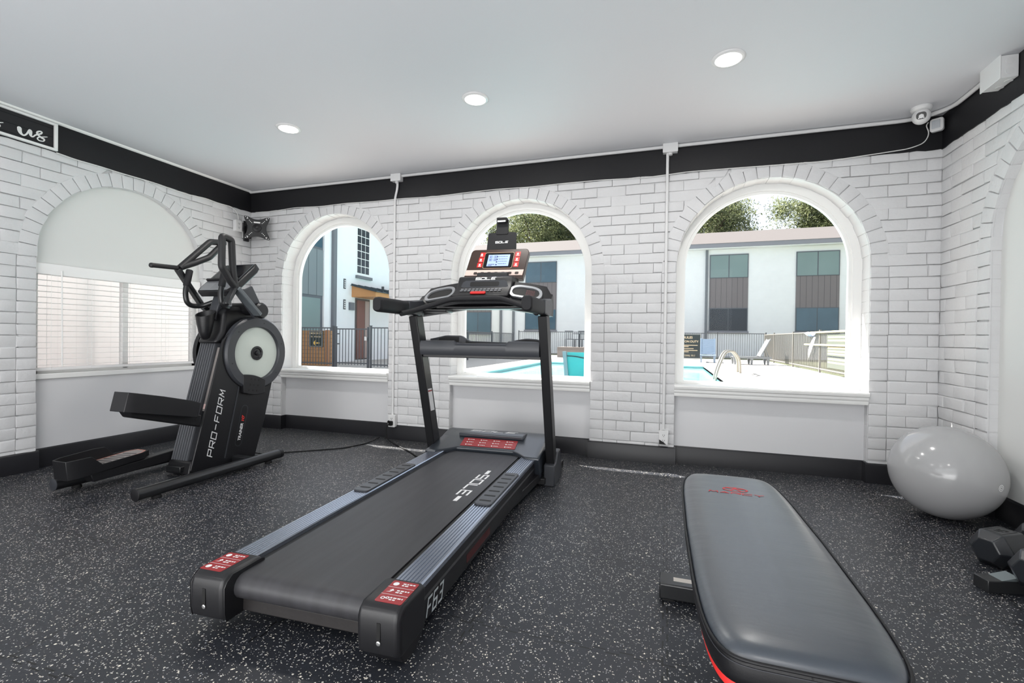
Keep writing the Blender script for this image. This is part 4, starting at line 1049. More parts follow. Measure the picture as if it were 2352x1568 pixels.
# pedals
def pedal(cx, y0, y1, z0, z1, col):
    """cx centre x, tray floor from (y0,z0) at the heel to (y1,z1) at the toe"""
    t = empty('pedal', (cx, y0, z0)); t.parent = ell; t.location = Vector((cx, y0, z0))-ell.location
    f = Vector((0, y1-y0, z1-z0)); L = f.length; f.normalize(); u = Vector((1, 0, 0)); n = u.cross(f)
    o = Vector((cx, y0, z0)); P = lambda a, b, c: o+u*a+f*b+n*c
    hw = .082; outl = [(-hw*.75, 0), (hw*.75, 0), (hw, .045), (hw, L-.06), (hw*.55, L), (-hw*.55, L), (-hw, L-.06), (-hw, .045)]
    mb = MB(); N = len(outl)
    def h(p): return .085 if p[1] < .25 else (.085-.075*min(1, (p[1]-.22)/.10))
    ins = lambda p: (p[0]*.90, .006+p[1]*.975)
    hts = [.088, .088, .088, .016, .012, .012, .060, .088]
    # denser outline so that the side walls step down toward the toe
    dn = [(-hw*.75, 0, .088), (hw*.75, 0, .088), (hw, .045, .088), (hw, L*.26, .082), (hw, L*.37, .018), (hw, L-.06, .014), (hw*.55, L, .010), (-hw*.55, L, .010), (-hw, L-.06, .014), (-hw, L*.70, .018), (-hw, L*.60, .080), (-hw, L*.45, .088), (-hw, .045, .088)]
    if col == 'right': dn = [(-hw*.75, 0, .088), (hw*.75, 0, .088), (hw, .045, .088), (hw, L*.42, .086), (hw, L*.80, .078), (hw, L-.03, .070), (hw*.55, L, .02), (-hw*.55, L, .010), (-hw, L-.06, .014), (-hw, L*.52, .02), (-hw, L*.42, .08), (-hw, .045, .088)]
    N = len(dn); vs = []
    for a, b, c in dn: vs.append(P(a, b, -.03 if True else 0))
    for a, b, c in dn: vs.append(P(a, b, c))
    for a, b, c in dn: vs.append(P(a*.91, b+(.007 if b < .05 else -.007 if b > L-.02 else 0), c))
    for a, b, c in dn: vs.append(P(a*.91, b+(.007 if b < .05 else -.007 if b > L-.02 else 0), .004))
    fs = [list(range(N))[::-1], [3*N+i for i in range(N)]]
    for l in range(3):
        for i in range(N): fs.append((l*N+i, l*N+(i+1) % N, (l+1)*N+(i+1) % N, (l+1)*N+i))
    obj('foot_tray', mb.add(vs, fs), M_bp, t, bevel=.009, seg=3)
    pd_ = [(-hw*.66, .03), (hw*.66, .03), (hw*.85, .07), (hw*.85, L-.07), (hw*.5, L-.02), (-hw*.5, L-.02), (-hw*.85, L-.07), (-hw*.85, .07)]
    pad = obj('tread_pad', MB().prism(pd_, lambda p, q: P(p[0], p[1], q), .004, .0105), mat('pad_grey', (150, 144, 142), .5, bump=.1, bscale=200), t)
    mb = MB()
    for i in range(9): mb.prism([(-hw*.6, .07+i*(L-.14)/9), (hw*.6, .09+i*(L-.14)/9), (hw*.6, .096+i*(L-.14)/9), (-hw*.6, .076+i*(L-.14)/9)], lambda p, q: P(p[0], p[1], q), .0105, .0125)
    obj('tread_rib', mb, mat('rib_dark', (70, 66, 68), .5), pad)
    mb = MB(); B_ = ribbon([(p[0]*.96, p[1]) for p in pd_]+[(pd_[0][0]*.96, pd_[0][1])], .008)
    mb.art(B_, P(0, 0, .0112), u, f); obj('tread_border', mb, mat('salmon_border', (214, 140, 122), .45), pad)
    return t
pr_ = pedal(-3.10, -2.055, -1.580, .560, .455, 'right')
obj('pedal_arm', MB().hexa([(-3.15, -2.00, .487), (-3.06, -2.00, .487), (-3.10, -1.53, .345), (-3.165, -1.53, .345)], [(-3.16, -2.03, .545), (-3.05, -2.03, .545), (-3.10, -1.52, .430), (-3.165, -1.52, .430)]), M_bp, pr_, bevel=.008)
obj('arm_bolt', MB().lathe([(.010, 0), (.008, .006)], (-3.098, -1.565, .405), (1, 0, 0), 12).lathe([(.008, 0), (.006, .006)], (-3.098, -1.562, .372), (1, 0, 0), 12), M_dark, pr_)
pl_ = pedal(-3.455, -2.145, -1.665, .135, .180, 'left')
obj('pedal_arm', MB().hexa([(-3.48, -2.0, .06), (-3.40, -2.0, .06), (-3.37, -1.40, .09), (-3.43, -1.40, .09)], [(-3.50, -2.02, .112), (-3.40, -2.02, .112), (-3.37, -1.40, .165), (-3.43, -1.40, .165)]), M_bp, pl_, bevel=.006)
cord([(-3.2, -1.03, .05), (-3.2, -.92, .006), (-2.95, -.72, .005), (-2.7, -.50, .005), (-2.62, -.24, .005), (-2.60, -.10, .03)], .0045, ell)

# ------------------------------------------------------------------ weight bench
M_leather = NB('bench_vinyl'); k = M_leather; tc = k.n('TexCoord'); mp = k.n('Mapping'); mp.inputs['Scale'].default_value = (5, 16, 5); k.l(tc.outputs['Object'], mp.inputs[0])
nz = k.n('TexNoise'); nz.inputs['Scale'].default_value = 1.2; nz.inputs['Detail'].default_value = 3; k.l(mp.outputs[0], nz.inputs['Vector'])
n2 = k.n('TexNoise'); n2.inputs['Scale'].default_value = 420; k.l(tc.outputs['Object'], n2.inputs['Vector'])
k.b.inputs['Base Color'].default_value = lin((42, 50, 60))+(1,); k.b.inputs['Roughness'].default_value = .40; k.b.inputs['Specular IOR Level'].default_value = .9; k.b.inputs['Coat Weight'].default_value = .7; k.b.inputs['Coat Roughness'].default_value = .3
b1 = k.n('Bump'); b1.inputs['Strength'].default_value = .35; b1.inputs['Distance'].default_value = .008; k.l(nz.outputs['Fac'], b1.inputs['Height'])
b2 = k.n('Bump'); b2.inputs['Strength'].default_value = .2; b2.inputs['Distance'].default_value = .001; k.l(n2.outputs['Fac'], b2.inputs['Height']); k.l(b1.outputs['Normal'], b2.inputs['Normal']); k.l(b2.outputs['Normal'], k.b.inputs['Normal'])
M_leather = k.m
wb = thing('weight_bench', (.245, -2.45, 0), 'flat weight bench with black padded vinyl top and red piping', 'bench')
XC, YC, ZT = .246, -2.452, .448
def pad_outline(ins, n=64):
    out = []; hx, hy, e = .184-ins, .602-ins, 8.0
    for i in range(n):
        a = 2*PI*i/n; c, s = math.cos(a), math.sin(a)
        ex = 2/7.5; x = math.copysign(abs(c)**ex, c)*hx; y = math.copysign(abs(s)**ex, s)*hy
        w = 1-.075*abs(y/hy)**2.0; out.append((XC+x*w-.004*(y/hy), YC+y))
    return out
def stack(levels, cap=True):
    mb = MB(); n = 64; vs = []
    for ins, z in levels: vs += [(p[0], p[1], z) for p in pad_outline(ins, n)]
    fs = [(l*n+i, l*n+(i+1) % n, (l+1)*n+(i+1) % n, (l+1)*n+i) for l in range(len(levels)-1) for i in range(n)]
    if cap:
        vs.append((XC, YC, levels[-1][1]+.002)); c = len(vs)-1; L = (len(levels)-1)*n
        fs += [(L+i, L+(i+1) % n, c) for i in range(n)]; fs.append(list(range(n))[::-1])
    return mb.add(vs, fs)
pad = obj('pad', stack([(.004, ZT-.020), (.006, ZT-.014), (.016, ZT-.004), (.035, ZT+.002), (.07, ZT+.005), (.12, ZT+.006), (.165, ZT+.0065)]), M_leather, wb, smooth=70)
obj('side_band', stack([(.016, ZT-.072), (.005, ZT-.066), (.001, ZT-.050), (.002, ZT-.026), (.005, ZT-.017)]), mat('shaded_vinyl', (17, 17, 20), .5, spec=.35, bump=.1, bscale=300), wb, smooth=70)  # pad vinyl coloured darker on the sides, standing in for shade
def loop_tube(ins, z, r): 
    P = [Vector((p[0], p[1], z)) for p in pad_outline(ins, 96)]; return MB().tube(P+[P[0]], r, 8, caps=False)
obj('welt', loop_tube(.001, ZT-.016, .0035), mat('shaded_vinyl', (17, 17, 20), .5), pad, smooth=60)
obj('stitching', loop_tube(.0012, ZT-.027, .0012), mat('stitch', (48, 49, 54), .6), pad, smooth=60)
obj('red_piping', stack([(.016, ZT-.090), (.010, ZT-.086), (.010, ZT-.076), (.014, ZT-.070)]), mat('red_vinyl', (226, 50, 48), .4, spec=.5), pad, smooth=50)
obj('seam', MB().box(XC-.0015, XC+.0015, YC-.600, YC-.594, ZT-.066, ZT-.018), M_dark, pad)
obj('pad_board', stack([(.03, ZT-.110), (.018, ZT-.106), (.016, ZT-.088)]), M_bp, wb, smooth=50)
mb = MB(); zt = ZT+.0072
pl, wd = strokes('MARCY', .030, .017, .007, .0042, shear=.1)
mb.art(shift(pl, -wd/2, 0), (.243, -2.140, zt), (1, -.03, 0), (0.03, 1, 0))
mb.art(ring2d(0, 0, .034, .041, 30, 1.05, .62), (.247, -2.085, zt), (1, -.03, 0), (.03, 1, 0))
mb.art([[(-.006, .024), (.006, .024), (.006, .004), (-.006, .004)], [(-.030, .010), (-.028, .016), (.0, .008), (.0, .002)], [(.030, .010), (.028, .016), (.0, .008), (.0, .002)], [(-.006, .006), (.0, .006), (-.016, -.021), (-.022, -.019)], [(.006, .006), (.0, .006), (.016, -.021), (.022, -.019)]], (.247, -2.085, zt), (1, -.03, 0), (.03, 1, 0))
obj('pad_lettering', mb, mat('logo_red', (206, 36, 40), .45), pad)
obj('frame_beam', MB().box(XC-.03, XC+.03, -2.86, -2.05, .275, .335), M_tube, wb, bevel=.005)
obj('leg', MB().box(XC-.03, XC+.03, -2.07, -2.01, .05, .34), M_tube, wb, bevel=.005); obj('leg', MB().box(XC-.03, XC+.03, -2.88, -2.82, .05, .34), M_tube, wb, bevel=.005)
fb = obj('foot_bar', MB().box(-.012, .504, -2.085, -1.985, .006, .066), M_tube, wb, bevel=.006)
obj('foot_sticker', MB().box(.04, .16, -2.052, -2.022, .0662, .0668), mat('sticker_pale', (214, 206, 196), .4), fb)
fb = obj('foot_bar', MB().box(.0, .49, -2.90, -2.80, .006, .066), M_tube, wb, bevel=.006)
for x in (.02, .47):
    for y in (-2.035, -2.85): obj('rubber_foot', MB().box(x-.02, x+.02, y-.045, y+.045, 0, .007), M_rubber, wb)
obj('support_plate', MB().box(XC-.09, XC+.09, -2.10, -1.98, .330, .340).box(XC-.09, XC+.09, -2.91, -2.79, .330, .340), M_tube, wb)

# ------------------------------------------------------------------ exercise ball
ball = thing('exercise_ball', (1.536, -.625, 0), 'large glossy grey exercise ball on the floor in the right corner', 'ball')
obj('ball_body', MB().sphere((1.536, -.625, .2605), .2605, 72, 48), mat('ball_vinyl', (172, 172, 173), .14, spec=.6, bump=.02, bscale=300), ball, smooth=80)
bc = Vector((1.536, -.625, .2605))
def on_ball(px_dir, r2): pass
vd_ = Vector((.52, -.83, -.05)).normalized(); ub = vd_.cross(Vector((0, 0, 1))).normalized(); wb_ = ub.cross(vd_)
mb = MB()
for rr0, rr1 in ((.014, .018), (.006, .010)):
    for i in range(24):
        a, b = 2*PI*i/24, 2*PI*(i+1)/24
        q = lambda r, t: bc+(vd_*math.sqrt(.2612**2-r*r)+ub*r*math.cos(t)+wb_*r*math.sin(t))
        mb.quad(q(rr0, a), q(rr1, a), q(rr1, b), q(rr0, b))
obj('valve_ring', mb, M_wht, ball)

# ------------------------------------------------------------------ hex dumbbells and rack foot
M_hex = mat('hex_rubber', (30, 33, 38), .30, spec=.75, bump=.12, bscale=350)
def dumbbell(c, ang, s, label):
    """c: centre of the left head, s: hexagon side"""
    t = thing('dumbbell', (c[0], c[1], c[2]-s*.866), label, 'dumbbell', group='hex dumbbells')
    ax = Vector((math.cos(ang), math.sin(ang), 0)); pe = Vector((-math.sin(ang), math.cos(ang), 0)); zz = Vector((0, 0, 1)); c = Vector(c)
    for sg, base in ((-1, c), (1, c+ax*.285)):
        mb = MB(); rings = []
        for a, sc in ((-.098, .60), (-.062, 1.0), (.062, 1.0), (.088, .66)):
            rings.append([base+ax*(a*(1 if sg < 0 else -1))+(pe*math.cos(PI/3*i)+zz*math.sin(PI/3*i))*s*sc for i in range(6)])
        vs = [q for g in rings for q in g]; fs = [list(range(6))[::-1], [18+i for i in range(6)]]
        for l in range(3):
            for i in range(6): fs.append((l*6+i, l*6+(i+1) % 6, (l+1)*6+(i+1) % 6, (l+1)*6+i))
        h = obj('head', mb.add(vs, fs), M_hex, t, bevel=.004)
        o = base+zz*(s*.866)
        fr = MB(); w, l = .033, .050
        for a0, a1, b0, b1 in ((-l, l, w-.003, w), (-l, l, -w, -w+.003), (-l, -l+.003, -w, w), (l-.003, l, -w, w)): fr.art([rc(a0, a1, b0, b1)], o, ax, pe, .0006)
        obj('label_frame', fr, M_dark, h)
        pl, wd = strokes('45', .018, .028, .009, .0065)
        num = MB(); num.art(shift(pl, -wd/2, -.014), o, ax, pe, .0008)
        obj('weight_number', num, M_dark, h)
    obj('handle', MB().tube([c+ax*.08, c+ax*.11, c+ax*.1425, c+ax*.175, c+ax*.205], [.013, .0155, .0175, .0155, .013], 16), M_steel, t, smooth=60)
    return t
A34 = math.radians(33)
dumbbell((1.456, -1.255, .0762), A34, .088, 'black hex dumbbell on the floor nearest the exercise ball')
dumbbell((1.414, -1.590, .050+.0727), A34, .084, 'black hex dumbbell cut off by the right edge, nearer the camera')
rf = thing('dumbbell_rack', (1.45, -1.5, 0), 'black steel rack foot on the floor under the nearer dumbbell', 'rack')
fa = Vector((math.cos(math.radians(14)), math.sin(math.radians(14)), 0)); fp = Vector((-fa.y, fa.x, 0))
obj('foot_beam', MB().obox(Vector((1.232, -1.557, .025))+fa*.27, fa*.27, fp*.034, Vector((0, 0, .025))), M_tube, rf, bevel=.003)
o = Vector((1.232, -1.557, .0502))
obj('gusset', MB().hexa([o+fa*.055+fp*.030, o+fa*.055-fp*.030, o+fa*.12-fp*.030, o+fa*.12+fp*.030], [o+fa*.060+fp*.030+Vector((0, 0, .001)), o+fa*.060-fp*.030+Vector((0, 0, .001)), o+fa*.12-fp*.030+Vector((0, 0, .016)), o+fa*.12+fp*.030+Vector((0, 0, .016))]), mat('gusset_grey', (130, 140, 142), .3, metal=.5), rf)
# ------------------------------------------------------------------ outdoors
M_facade = line_mat('white_brick_facade', (240, 241, 243), (225, 227, 230), .085, .005, 2, .7)
M_stucco = mat('white_render', (238, 239, 241), .7, spec=.2, var=.03)
M_siding = line_mat('grey_board_siding', (128, 122, 124), (92, 88, 92), .30, .012, 0, .7)
M_sidingy = line_mat('grey_board_siding_left', (128, 136, 140), (84, 92, 98), .40, .014, 1, .7)
M_pane_b = mat('blue_pane', (70, 96, 112), .12, spec=.7, var=.35, vscale=.9)
M_pane_d = mat('dark_pane', (44, 52, 62), .15, spec=.6, var=.3, vscale=.8)
M_pane_l = mat('pale_blind_pane', (122, 142, 142), .3, spec=.5, var=.12, vscale=.8)
M_frame = mat('grey_window_frame', (92, 98, 106), .5)
M_roof = line_mat('shingle_roof', (104, 100, 99), (92, 89, 88), .16, .02, 1, .9)
M_fascia = mat('grey_fascia', (138, 138, 146), .6)
M_pipe = mat('grey_downspout', (112, 116, 122), .5)
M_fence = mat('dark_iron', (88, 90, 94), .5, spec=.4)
M_conc = mat('pool_concrete', (180, 177, 172), .8, spec=.2, bump=.2, bscale=20, var=.05, vscale=1.5)
M_grass = mat('lawn', (106, 110, 88), .9, spec=.1, bump=.6, bscale=30, var=.35, vscale=6)
M_wood = line_mat('cedar_boards', (196, 150, 106), (120, 84, 58), .13, .006, 2, .6)

tag(obj('lawn', MB().box(-45, -13.5, .25, 60, -.2, -.035).box(4.85, 45, .25, 60, -.2, -.035).box(-13.5, 4.85, 23.4, 60, -.2, -.035), M_grass), kind='structure')
deck = MB()
PX0, PX1, PY0, PY1 = -5.15, 1.43, 2.6, 16.2
for a, b, c_, d_ in ((-13.5, 4.85, .3, PY0), (-13.5, PX0, PY0, PY1), (PX1, 4.85, PY0, PY1), (-13.5, 4.85, PY1, 23.4)): deck.box(a, b, c_, d_, -.2, 0)
tag(obj('pool_deck', deck, M_conc), kind='structure')
pool = thing('swimming_pool', ((PX0+PX1)/2, 9, -.1), 'rectangular turquoise swimming pool with pale coping outside the windows', 'swimming pool')
bs = MB(); Z0 = -1.3
bs.quad((PX0, PY0, Z0), (PX1, PY0, Z0), (PX1, PY1, Z0), (PX0, PY1, Z0))
for a, b in (((PX0, PY0), (PX1, PY0)), ((PX1, PY0), (PX1, PY1)), ((PX1, PY1), (PX0, PY1)), ((PX0, PY1), (PX0, PY0))): bs.quad((a[0], a[1], Z0), (b[0], b[1], Z0), (b[0], b[1], 0), (a[0], a[1], 0))
obj('basin', bs, mat('pool_plaster', (150, 222, 230), .6), pool)
kw = NB('pool_water'); tc = kw.n('TexCoord'); nz = kw.n('TexNoise'); nz.inputs['Scale'].default_value = 2.2; nz.inputs['Detail'].default_value = 2; kw.l(tc.outputs['Object'], nz.inputs['Vector'])
bp = kw.n('Bump'); bp.inputs['Strength'].default_value = .12; bp.inputs['Distance'].default_value = .05; kw.l(nz.outputs['Fac'], bp.inputs['Height'])
kw.l(kw.mix(nz.outputs['Fac'], lin((104, 204, 214)), lin((168, 232, 236))), kw.b.inputs['Base Color']); kw.b.inputs['Roughness'].default_value = .08; kw.l(bp.outputs['Normal'], kw.b.inputs['Normal'])
obj('water', MB().quad((PX0, PY0, -.13), (PX1, PY0, -.13), (PX1, PY1, -.13), (PX0, PY1, -.13)), kw.m, pool)
cp = MB()
for a, b, c_, d_ in ((PX0-.3, PX1+.3, PY0-.3, PY0+.02), (PX0-.3, PX0+.02, PY0, PY1), (PX1-.02, PX1+.3, PY0, PY1), (PX0-.3, PX1+.3, PY1-.02, PY1+.3)): cp.box(a, b, c_, d_, -.05, .012)
obj('coping', cp, mat('coping', (240, 238, 234), .7), pool, bevel=.01)
tl = MB()
for a, b in (((PX0+.004, PY0), (PX0+.004, PY1)), ((PX1, PY1-.004), (PX0, PY1-.004))): tl.quad((a[0], a[1], -.14), (b[0], b[1], -.14), (b[0], b[1], -.05), (a[0], a[1], -.05))
obj('tile_band', tl, mat('tile_grey_green', (120, 158, 158), .3), pool)
mk = MB()
for y in (8.6, 10.4, 12.3, 14.2): mk.quad((PX0-.22, y, .0125), (PX0-.05, y, .0125), (PX0-.05, y+.2, .0125), (PX0-.22, y+.2, .0125))
obj('depth_marker', mk, mat('marker_grey', (150, 156, 160), .5), pool)
# handrail at the pool edge
hrl = thing('pool_handrail', (1.7, 11.5, 0), 'pale curved metal handrail at the pool edge', 'handrail')
for dx, nm in ((0, 0), (.0, 1)):
    y0 = 10.9-nm*.55
    obj('rail', MB().tube(fillet([(1.30, y0, -.4), (1.36, y0+.05, .10), (1.62, y0+.5, .68), (1.92, y0+1.05, .70), (2.16, y0+1.55, .42), (2.18, y0+1.62, 0)], .25, 6), .034, 10), mat('rail_steel', (150, 146, 138), .35, metal=.5), hrl, smooth=60)

def pickets(p0, p1, z0, z1, sp=.11):
    """fence panel between two points: two rails and slim pickets"""
    a, b = Vector(p0), Vector(p1); d = b-a; L = d.length; d.normalize(); n = Vector((-d.y, d.x, 0)); mb = MB(); up = Vector((0, 0, 1))
    for z in (z0+.08, z1-.02): mb.obox((a+b)/2+up*z, d*L/2, n*.016, up*.018)
    k = int(L/sp)
    for i in range(1, k): mb.obox(a+d*(L*i/k)+up*((z0+z1)/2), d*.008, n*.008, up*((z1-z0)/2-.02))
    return mb
def fence(pts, z1, label, mt=None, posts=True, group=None):
    t = thing('fence', (pts[0][0], pts[0][1], 0), label, 'fence'); mt = mt or M_fence
    for a, b in zip(pts, pts[1:]): obj('picket_panel', pickets((a[0], a[1], 0), (b[0], b[1], 0), .05, z1), mt, t)
    for p in pts: obj('post', MB().box(p[0]-.025, p[0]+.025, p[1]-.025, p[1]+.025, 0, z1+.03).box(p[0]-.031, p[0]+.031, p[1]-.031, p[1]+.031, z1+.03, z1+.05), mt, t)
    return t
fence([(-11.66, 8.2), (-9.90, 8.2)], 1.26, 'dark picket fence beside the emergency sign, left of the gate')
fence([(-8.52, 8.2), (-7.8, 8.2), (-8.1, 12.0), (-8.3, 15.0), (-8.3, 18.0), (-8.3, 21.5)], 1.27, 'dark picket fence right of the gate running back past the pool')
fence([(-8.3, 22.5), (-6.4, 22.6), (-4.1, 22.8), (-1.9, 22.95), (.3, 23.15), (2.6, 23.3), (4.95, 23.5)], 1.40, 'long dark picket fence across the back of the pool deck')
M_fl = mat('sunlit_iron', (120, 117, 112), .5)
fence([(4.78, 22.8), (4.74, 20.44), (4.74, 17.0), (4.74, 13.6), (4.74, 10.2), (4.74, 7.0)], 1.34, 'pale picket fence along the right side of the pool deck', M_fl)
gate = thing('pool_gate', (-9.2, 8.2, 0), 'dark picket gate with hinges and latch in front of the brown door', 'gate')
obj('picket_panel', pickets((-9.77, 8.2, 0), (-8.65, 8.2, 0), .08, 1.23), M_fence, gate)
obj('post', MB().box(-9.83, -9.77, 8.17, 8.23, 0, 1.29), M_fence, gate); obj('post', MB().box(-8.645, -8.595, 8.175, 8.225, 0, 1.27), M_fence, gate)
for z in (.75, 1.06): obj('hinge', MB().box(-9.79, -9.64, 8.13, 8.17, z-.02, z+.02), M_fence, gate)
obj('latch', MB().box(-8.70, -8.62, 8.12, 8.17, .86, .98), M_steel, gate)

def flat_sign(name, o, xd, yd, w, h, label, rows, bg=(30, 44, 46), fg=(236, 214, 178), thick=.02):
    t = thing(name, o, label, 'sign'); o = Vector(o); xd = Vector(xd); yd = Vector(yd); n = xd.cross(yd)
    obj('board', MB().prism(rc(0, w, 0, h), lambda p, q: o+xd*p[0]+yd*p[1]+n*q, -thick, 0), mat('sign_board_%d' % bg[0], bg, .5), t)
    obj('border', MB().art(ribbon([(.02, .02), (w-.02, .02), (w-.02, h-.02), (.02, h-.02), (.02, .02)], .012), o, xd, yd, .003), mat('sign_border', (200, 200, 196), .5), t)
    mb = MB()
    for r in rows:
        if isinstance(r[0], str): mb.art(shift(font(r[0], r[3], 0, .002, r[4] if len(r) > 4 else 1.0, 'CENTER'), r[1], r[2]), o, xd, yd, .004)
        else: mb.art(r, o, xd, yd, .004)
    obj('lettering', mb, mat('sign_print_%d' % fg[1], fg, .5), t)
    return t
r = random.Random(11)
flat_sign('warning_sign', (-.31, 22.80, .03), (1, .06, 0), (0, 0, 1), 2.05, 1.30, 'dark board of pool rules hanging on the back fence', [('POOL RULES', 1.16, 1.06, .17), ('NO LIFEGUARD ON DUTY', 1.02, .85, .155), bars(.9, .68, 1.0, r, 2, .04), bars(.9, .50, .8, r, 1, .04), bars(.9, .40, 1.0, r, 2, .045), ('EMERGENCY DIAL 911', 1.10, .10, .14)])
flat_sign('emergency_sign', (-11.28, 8.70, .62), (1, 0, 0), (0, 0, 1), .56, .53, 'small dark emergency phone sign with an arrow on the cedar box', [('EMERGENCY', .28, .42, .086), ('911 PHONE', .28, .31, .078)], bg=(52, 62, 58))
es = [o for o in bpy.data.objects if o.name == 'emergency_sign'][0]
obj('arrow', MB().art([[(.18, .15), (.30, .25), (.27, .17), (.46, .17), (.46, .13), (.27, .13), (.30, .05)]], (-11.30, 8.70, .60), (1, 0, 0), (0, 0, 1), .005), mat('arrow_yellow', (250, 206, 110), .5), es)
bx = thing('cedar_box', (-11.1, 8.85, 0), 'cedar board enclosure behind the fence carrying the emergency sign', 'wooden box')
obj('board_wall', MB().box(-11.72, -10.56, 8.73, 8.98, .0, 1.16), M_wood, bx)
obj('corner_post', MB().box(-10.63, -10.54, 8.71, 8.81, 0, 1.18), mat('cedar_post', (176, 126, 88), .6), bx)
# notice boards on the right fence
ns = thing('notice_board', (4.70, 12.0, .7), 'pale notice boards tied to the right fence, one above the other', 'sign')
xm = 4.70
obj('board', MB().box(xm, xm+.02, 10.9, 12.78, .93, 1.22).box(xm, xm+.02, 10.9, 12.76, .58, .86).box(xm, xm+.02, 10.9, 12.74, .22, .54), mat('notice_dark', (86, 92, 84), .5), ns)
mb = MB(); r = random.Random(4)
for z in (1.12, 1.02, .80, .70, .62, .46, .36): mb.art(bars(.02, 0, 1.55, r, 1, .05), (xm-.004, 12.70, z), (0, -1, 0), (0, 0, 1))
obj('notice_print', mb, mat('notice_print', (238, 206, 158), .5), ns)
for z, y0, y1, lb in ((1.31, 14.4, 8.0, 'long pale yellow pole lying along the top of the right fence'), (.905, 15.05, 8.0, 'long pale yellow pole lying across the middle of the right fence')):
    tag(obj('rescue_pole', MB().tube([(4.66, y0, z), (4.66, y1, z)], .028, 8), mat('pole_cream', (238, 226, 168), .5), smooth=60), lb, 'pole')
rb = thing('lifebuoy', (4.62, 14.3, 1.27), 'white and blue pool buoy at the end of the upper pole', 'lifebuoy')
obj('float_body', MB().tube([(4.62, 14.9, 1.30), (4.62, 14.5, 1.27), (4.62, 14.0, 1.25), (4.62, 13.7, 1.27)], [.02, .07, .07, .02], 12), mat('buoy_white', (236, 238, 240), .4), rb, smooth=60)
obj('band', MB().tube([(4.62, 14.35, 1.26), (4.62, 13.95, 1.25)], [.074, .074], 12), mat('buoy_blue', (110, 140, 196), .4), rb, smooth=60)
tw = MB(); n = 8
for i in range(n):
    a, b = i/n, (i+1)/n; f_ = lambda t: (13.72+.75*t, 1.16-.72*t, .26*math.sin(PI*min(1, t*1.1+.05)))
    y0, z0, w0 = f_(a); y1, z1, w1 = f_(b); tw.quad((4.64, y0-.02, z0), (4.60, y0+w0, z0-.10*a), (4.60, y1+w1, z1-.10*b), (4.64, y1-.02, z1))
tag(obj('hanging_towel', tw, mat('towel_white', (232, 232, 226), .8), smooth=60), 'white towel hanging from the post of the right fence', 'towel')
# sun loungers
def lounger(loc, rz, label, m):
    t = thing('sun_lounger', loc, label, 'sun lounger', rz=rz, group='sun loungers by the pool')
    P = lambda nm, mb, mm, par=None, **kw: obj(nm, mb, mm, par or t, world=False, **kw)
    # local: x along the lounger, head at +x
    sl = MB()
    for i in range(16): sl.box(-.72+i*.065, -.67+i*.065, -.30, .30, .31, .335)
    P('seat', sl, m); P('side_rail', MB().box(-.75, .72, -.33, -.29, .26, .345).box(-.75, .72, .29, .33, .26, .345), m)
    c, s = math.cos(math.radians(63)), math.sin(math.radians(63)); bk = MB()
    for i in range(12): bk.obox((.30+c*(.05+i*.066), 0, .345+s*(.05+i*.066)), (c*.028, 0, s*.028), (0, .30, 0), (-s*.012, 0, c*.012))
    bk.obox((.30+c*.42, -.30, .345+s*.42), (c*.42, 0, s*.42), (0, .03, 0), (-s*.018, 0, c*.018)); bk.obox((.30+c*.42, .30, .345+s*.42), (c*.42, 0, s*.42), (0, .03, 0), (-s*.018, 0, c*.018))
    P('backrest', bk, m); P('back_prop', MB().bar([(.64, -.2, .33), (.50, -.2, .72)], .03, .03).bar([(.64, .2, .33), (.50, .2, .72)], .03, .03), m)
    for x in (-.66, -.02, .60):
        for y in (-.28, .28): P('leg', MB().hexa([(x-.03, y-.03, 0), (x+.03, y-.03, 0), (x+.03, y+.03, 0), (x-.03, y+.03, 0)], [(x-.06, y-.035, .29), (x+.06, y-.035, .29), (x+.06, y+.035, .29), (x-.06, y+.035, .29)]), m)
    return t
lounger((3.42, 18.15, 0), .05, 'pale sun lounger with raised back seen side on', mat('resin_pale', (128, 131, 134), .5))
lounger((1.82, 19.35, 0), math.radians(86), 'blue grey slatted sun lounger seen end on beside the rules board', mat('resin_bluegrey', (122, 140, 160), .5))
# teal cover by the pool
tc_ = thing('teal_cover', (-2.3, 8.3, 0), 'bright teal cover hanging on a grey frame beside the pool', 'cover')
obj('sheet', MB().box(-2.50, -1.2, 8.32, 8.36, -.1, .64), mat('teal_fabric', (14, 140, 142), .5, var=.12, vscale=2), tc_)
obj('frame_post', MB().hexa([(-2.54, 8.26, -.12), (-2.44, 8.26, -.12), (-2.44, 8.36, -.12), (-2.54, 8.36, -.12)], [(-2.62, 8.26, .66), (-2.52, 8.26, .66), (-2.52, 8.36, .66), (-2.62, 8.36, .66)]), M_pipe, tc_)
obj('cord', MB().tube(fillet([(-2.52, 8.30, .54), (-2.3, 8.30, .535), (-2.05, 8.30, .49), (-1.6, 8.30, .47), (-1.2, 8.30, .5)], .1), .012, 8), M_rubber, tc_, smooth=60)
# patio set and its low plinth, behind the pool
pz = thing('patio_plinth', (-4.7, 20.9, 0), 'low brown grey plinth beyond the pool under the dark patio furniture', 'plinth')
obj('plinth_body', MB().box(-5.5, -3.3, 20.4, 22.0, 0, .55), mat('plinth_brown', (120, 112, 108), .8, bump=.3, bscale=10), pz)
def patio_chair(x, y, rz, label):
    t = thing('patio_chair', (x, y, .55), label, 'chair', rz=rz, group='dark patio chairs')
    m = mat('patio_iron', (58, 64, 72), .5); P = lambda nm, mb: obj(nm, mb, m, t, world=False)
    P('seat', MB().box(-.22, .22, -.22, .22, .40, .43)); bk = MB()
    for i in range(6): bk.box(-.20+i*.075, -.185+i*.075, .19, .21, .43, .85)
    bk.box(-.23, .23, .19, .22, .84, .88); P('backrest', bk)
    for a in (-.2, .2):
        for b in (-.2, .2): P('leg', MB().box(a-.015, a+.015, b-.015, b+.015, 0, .40))
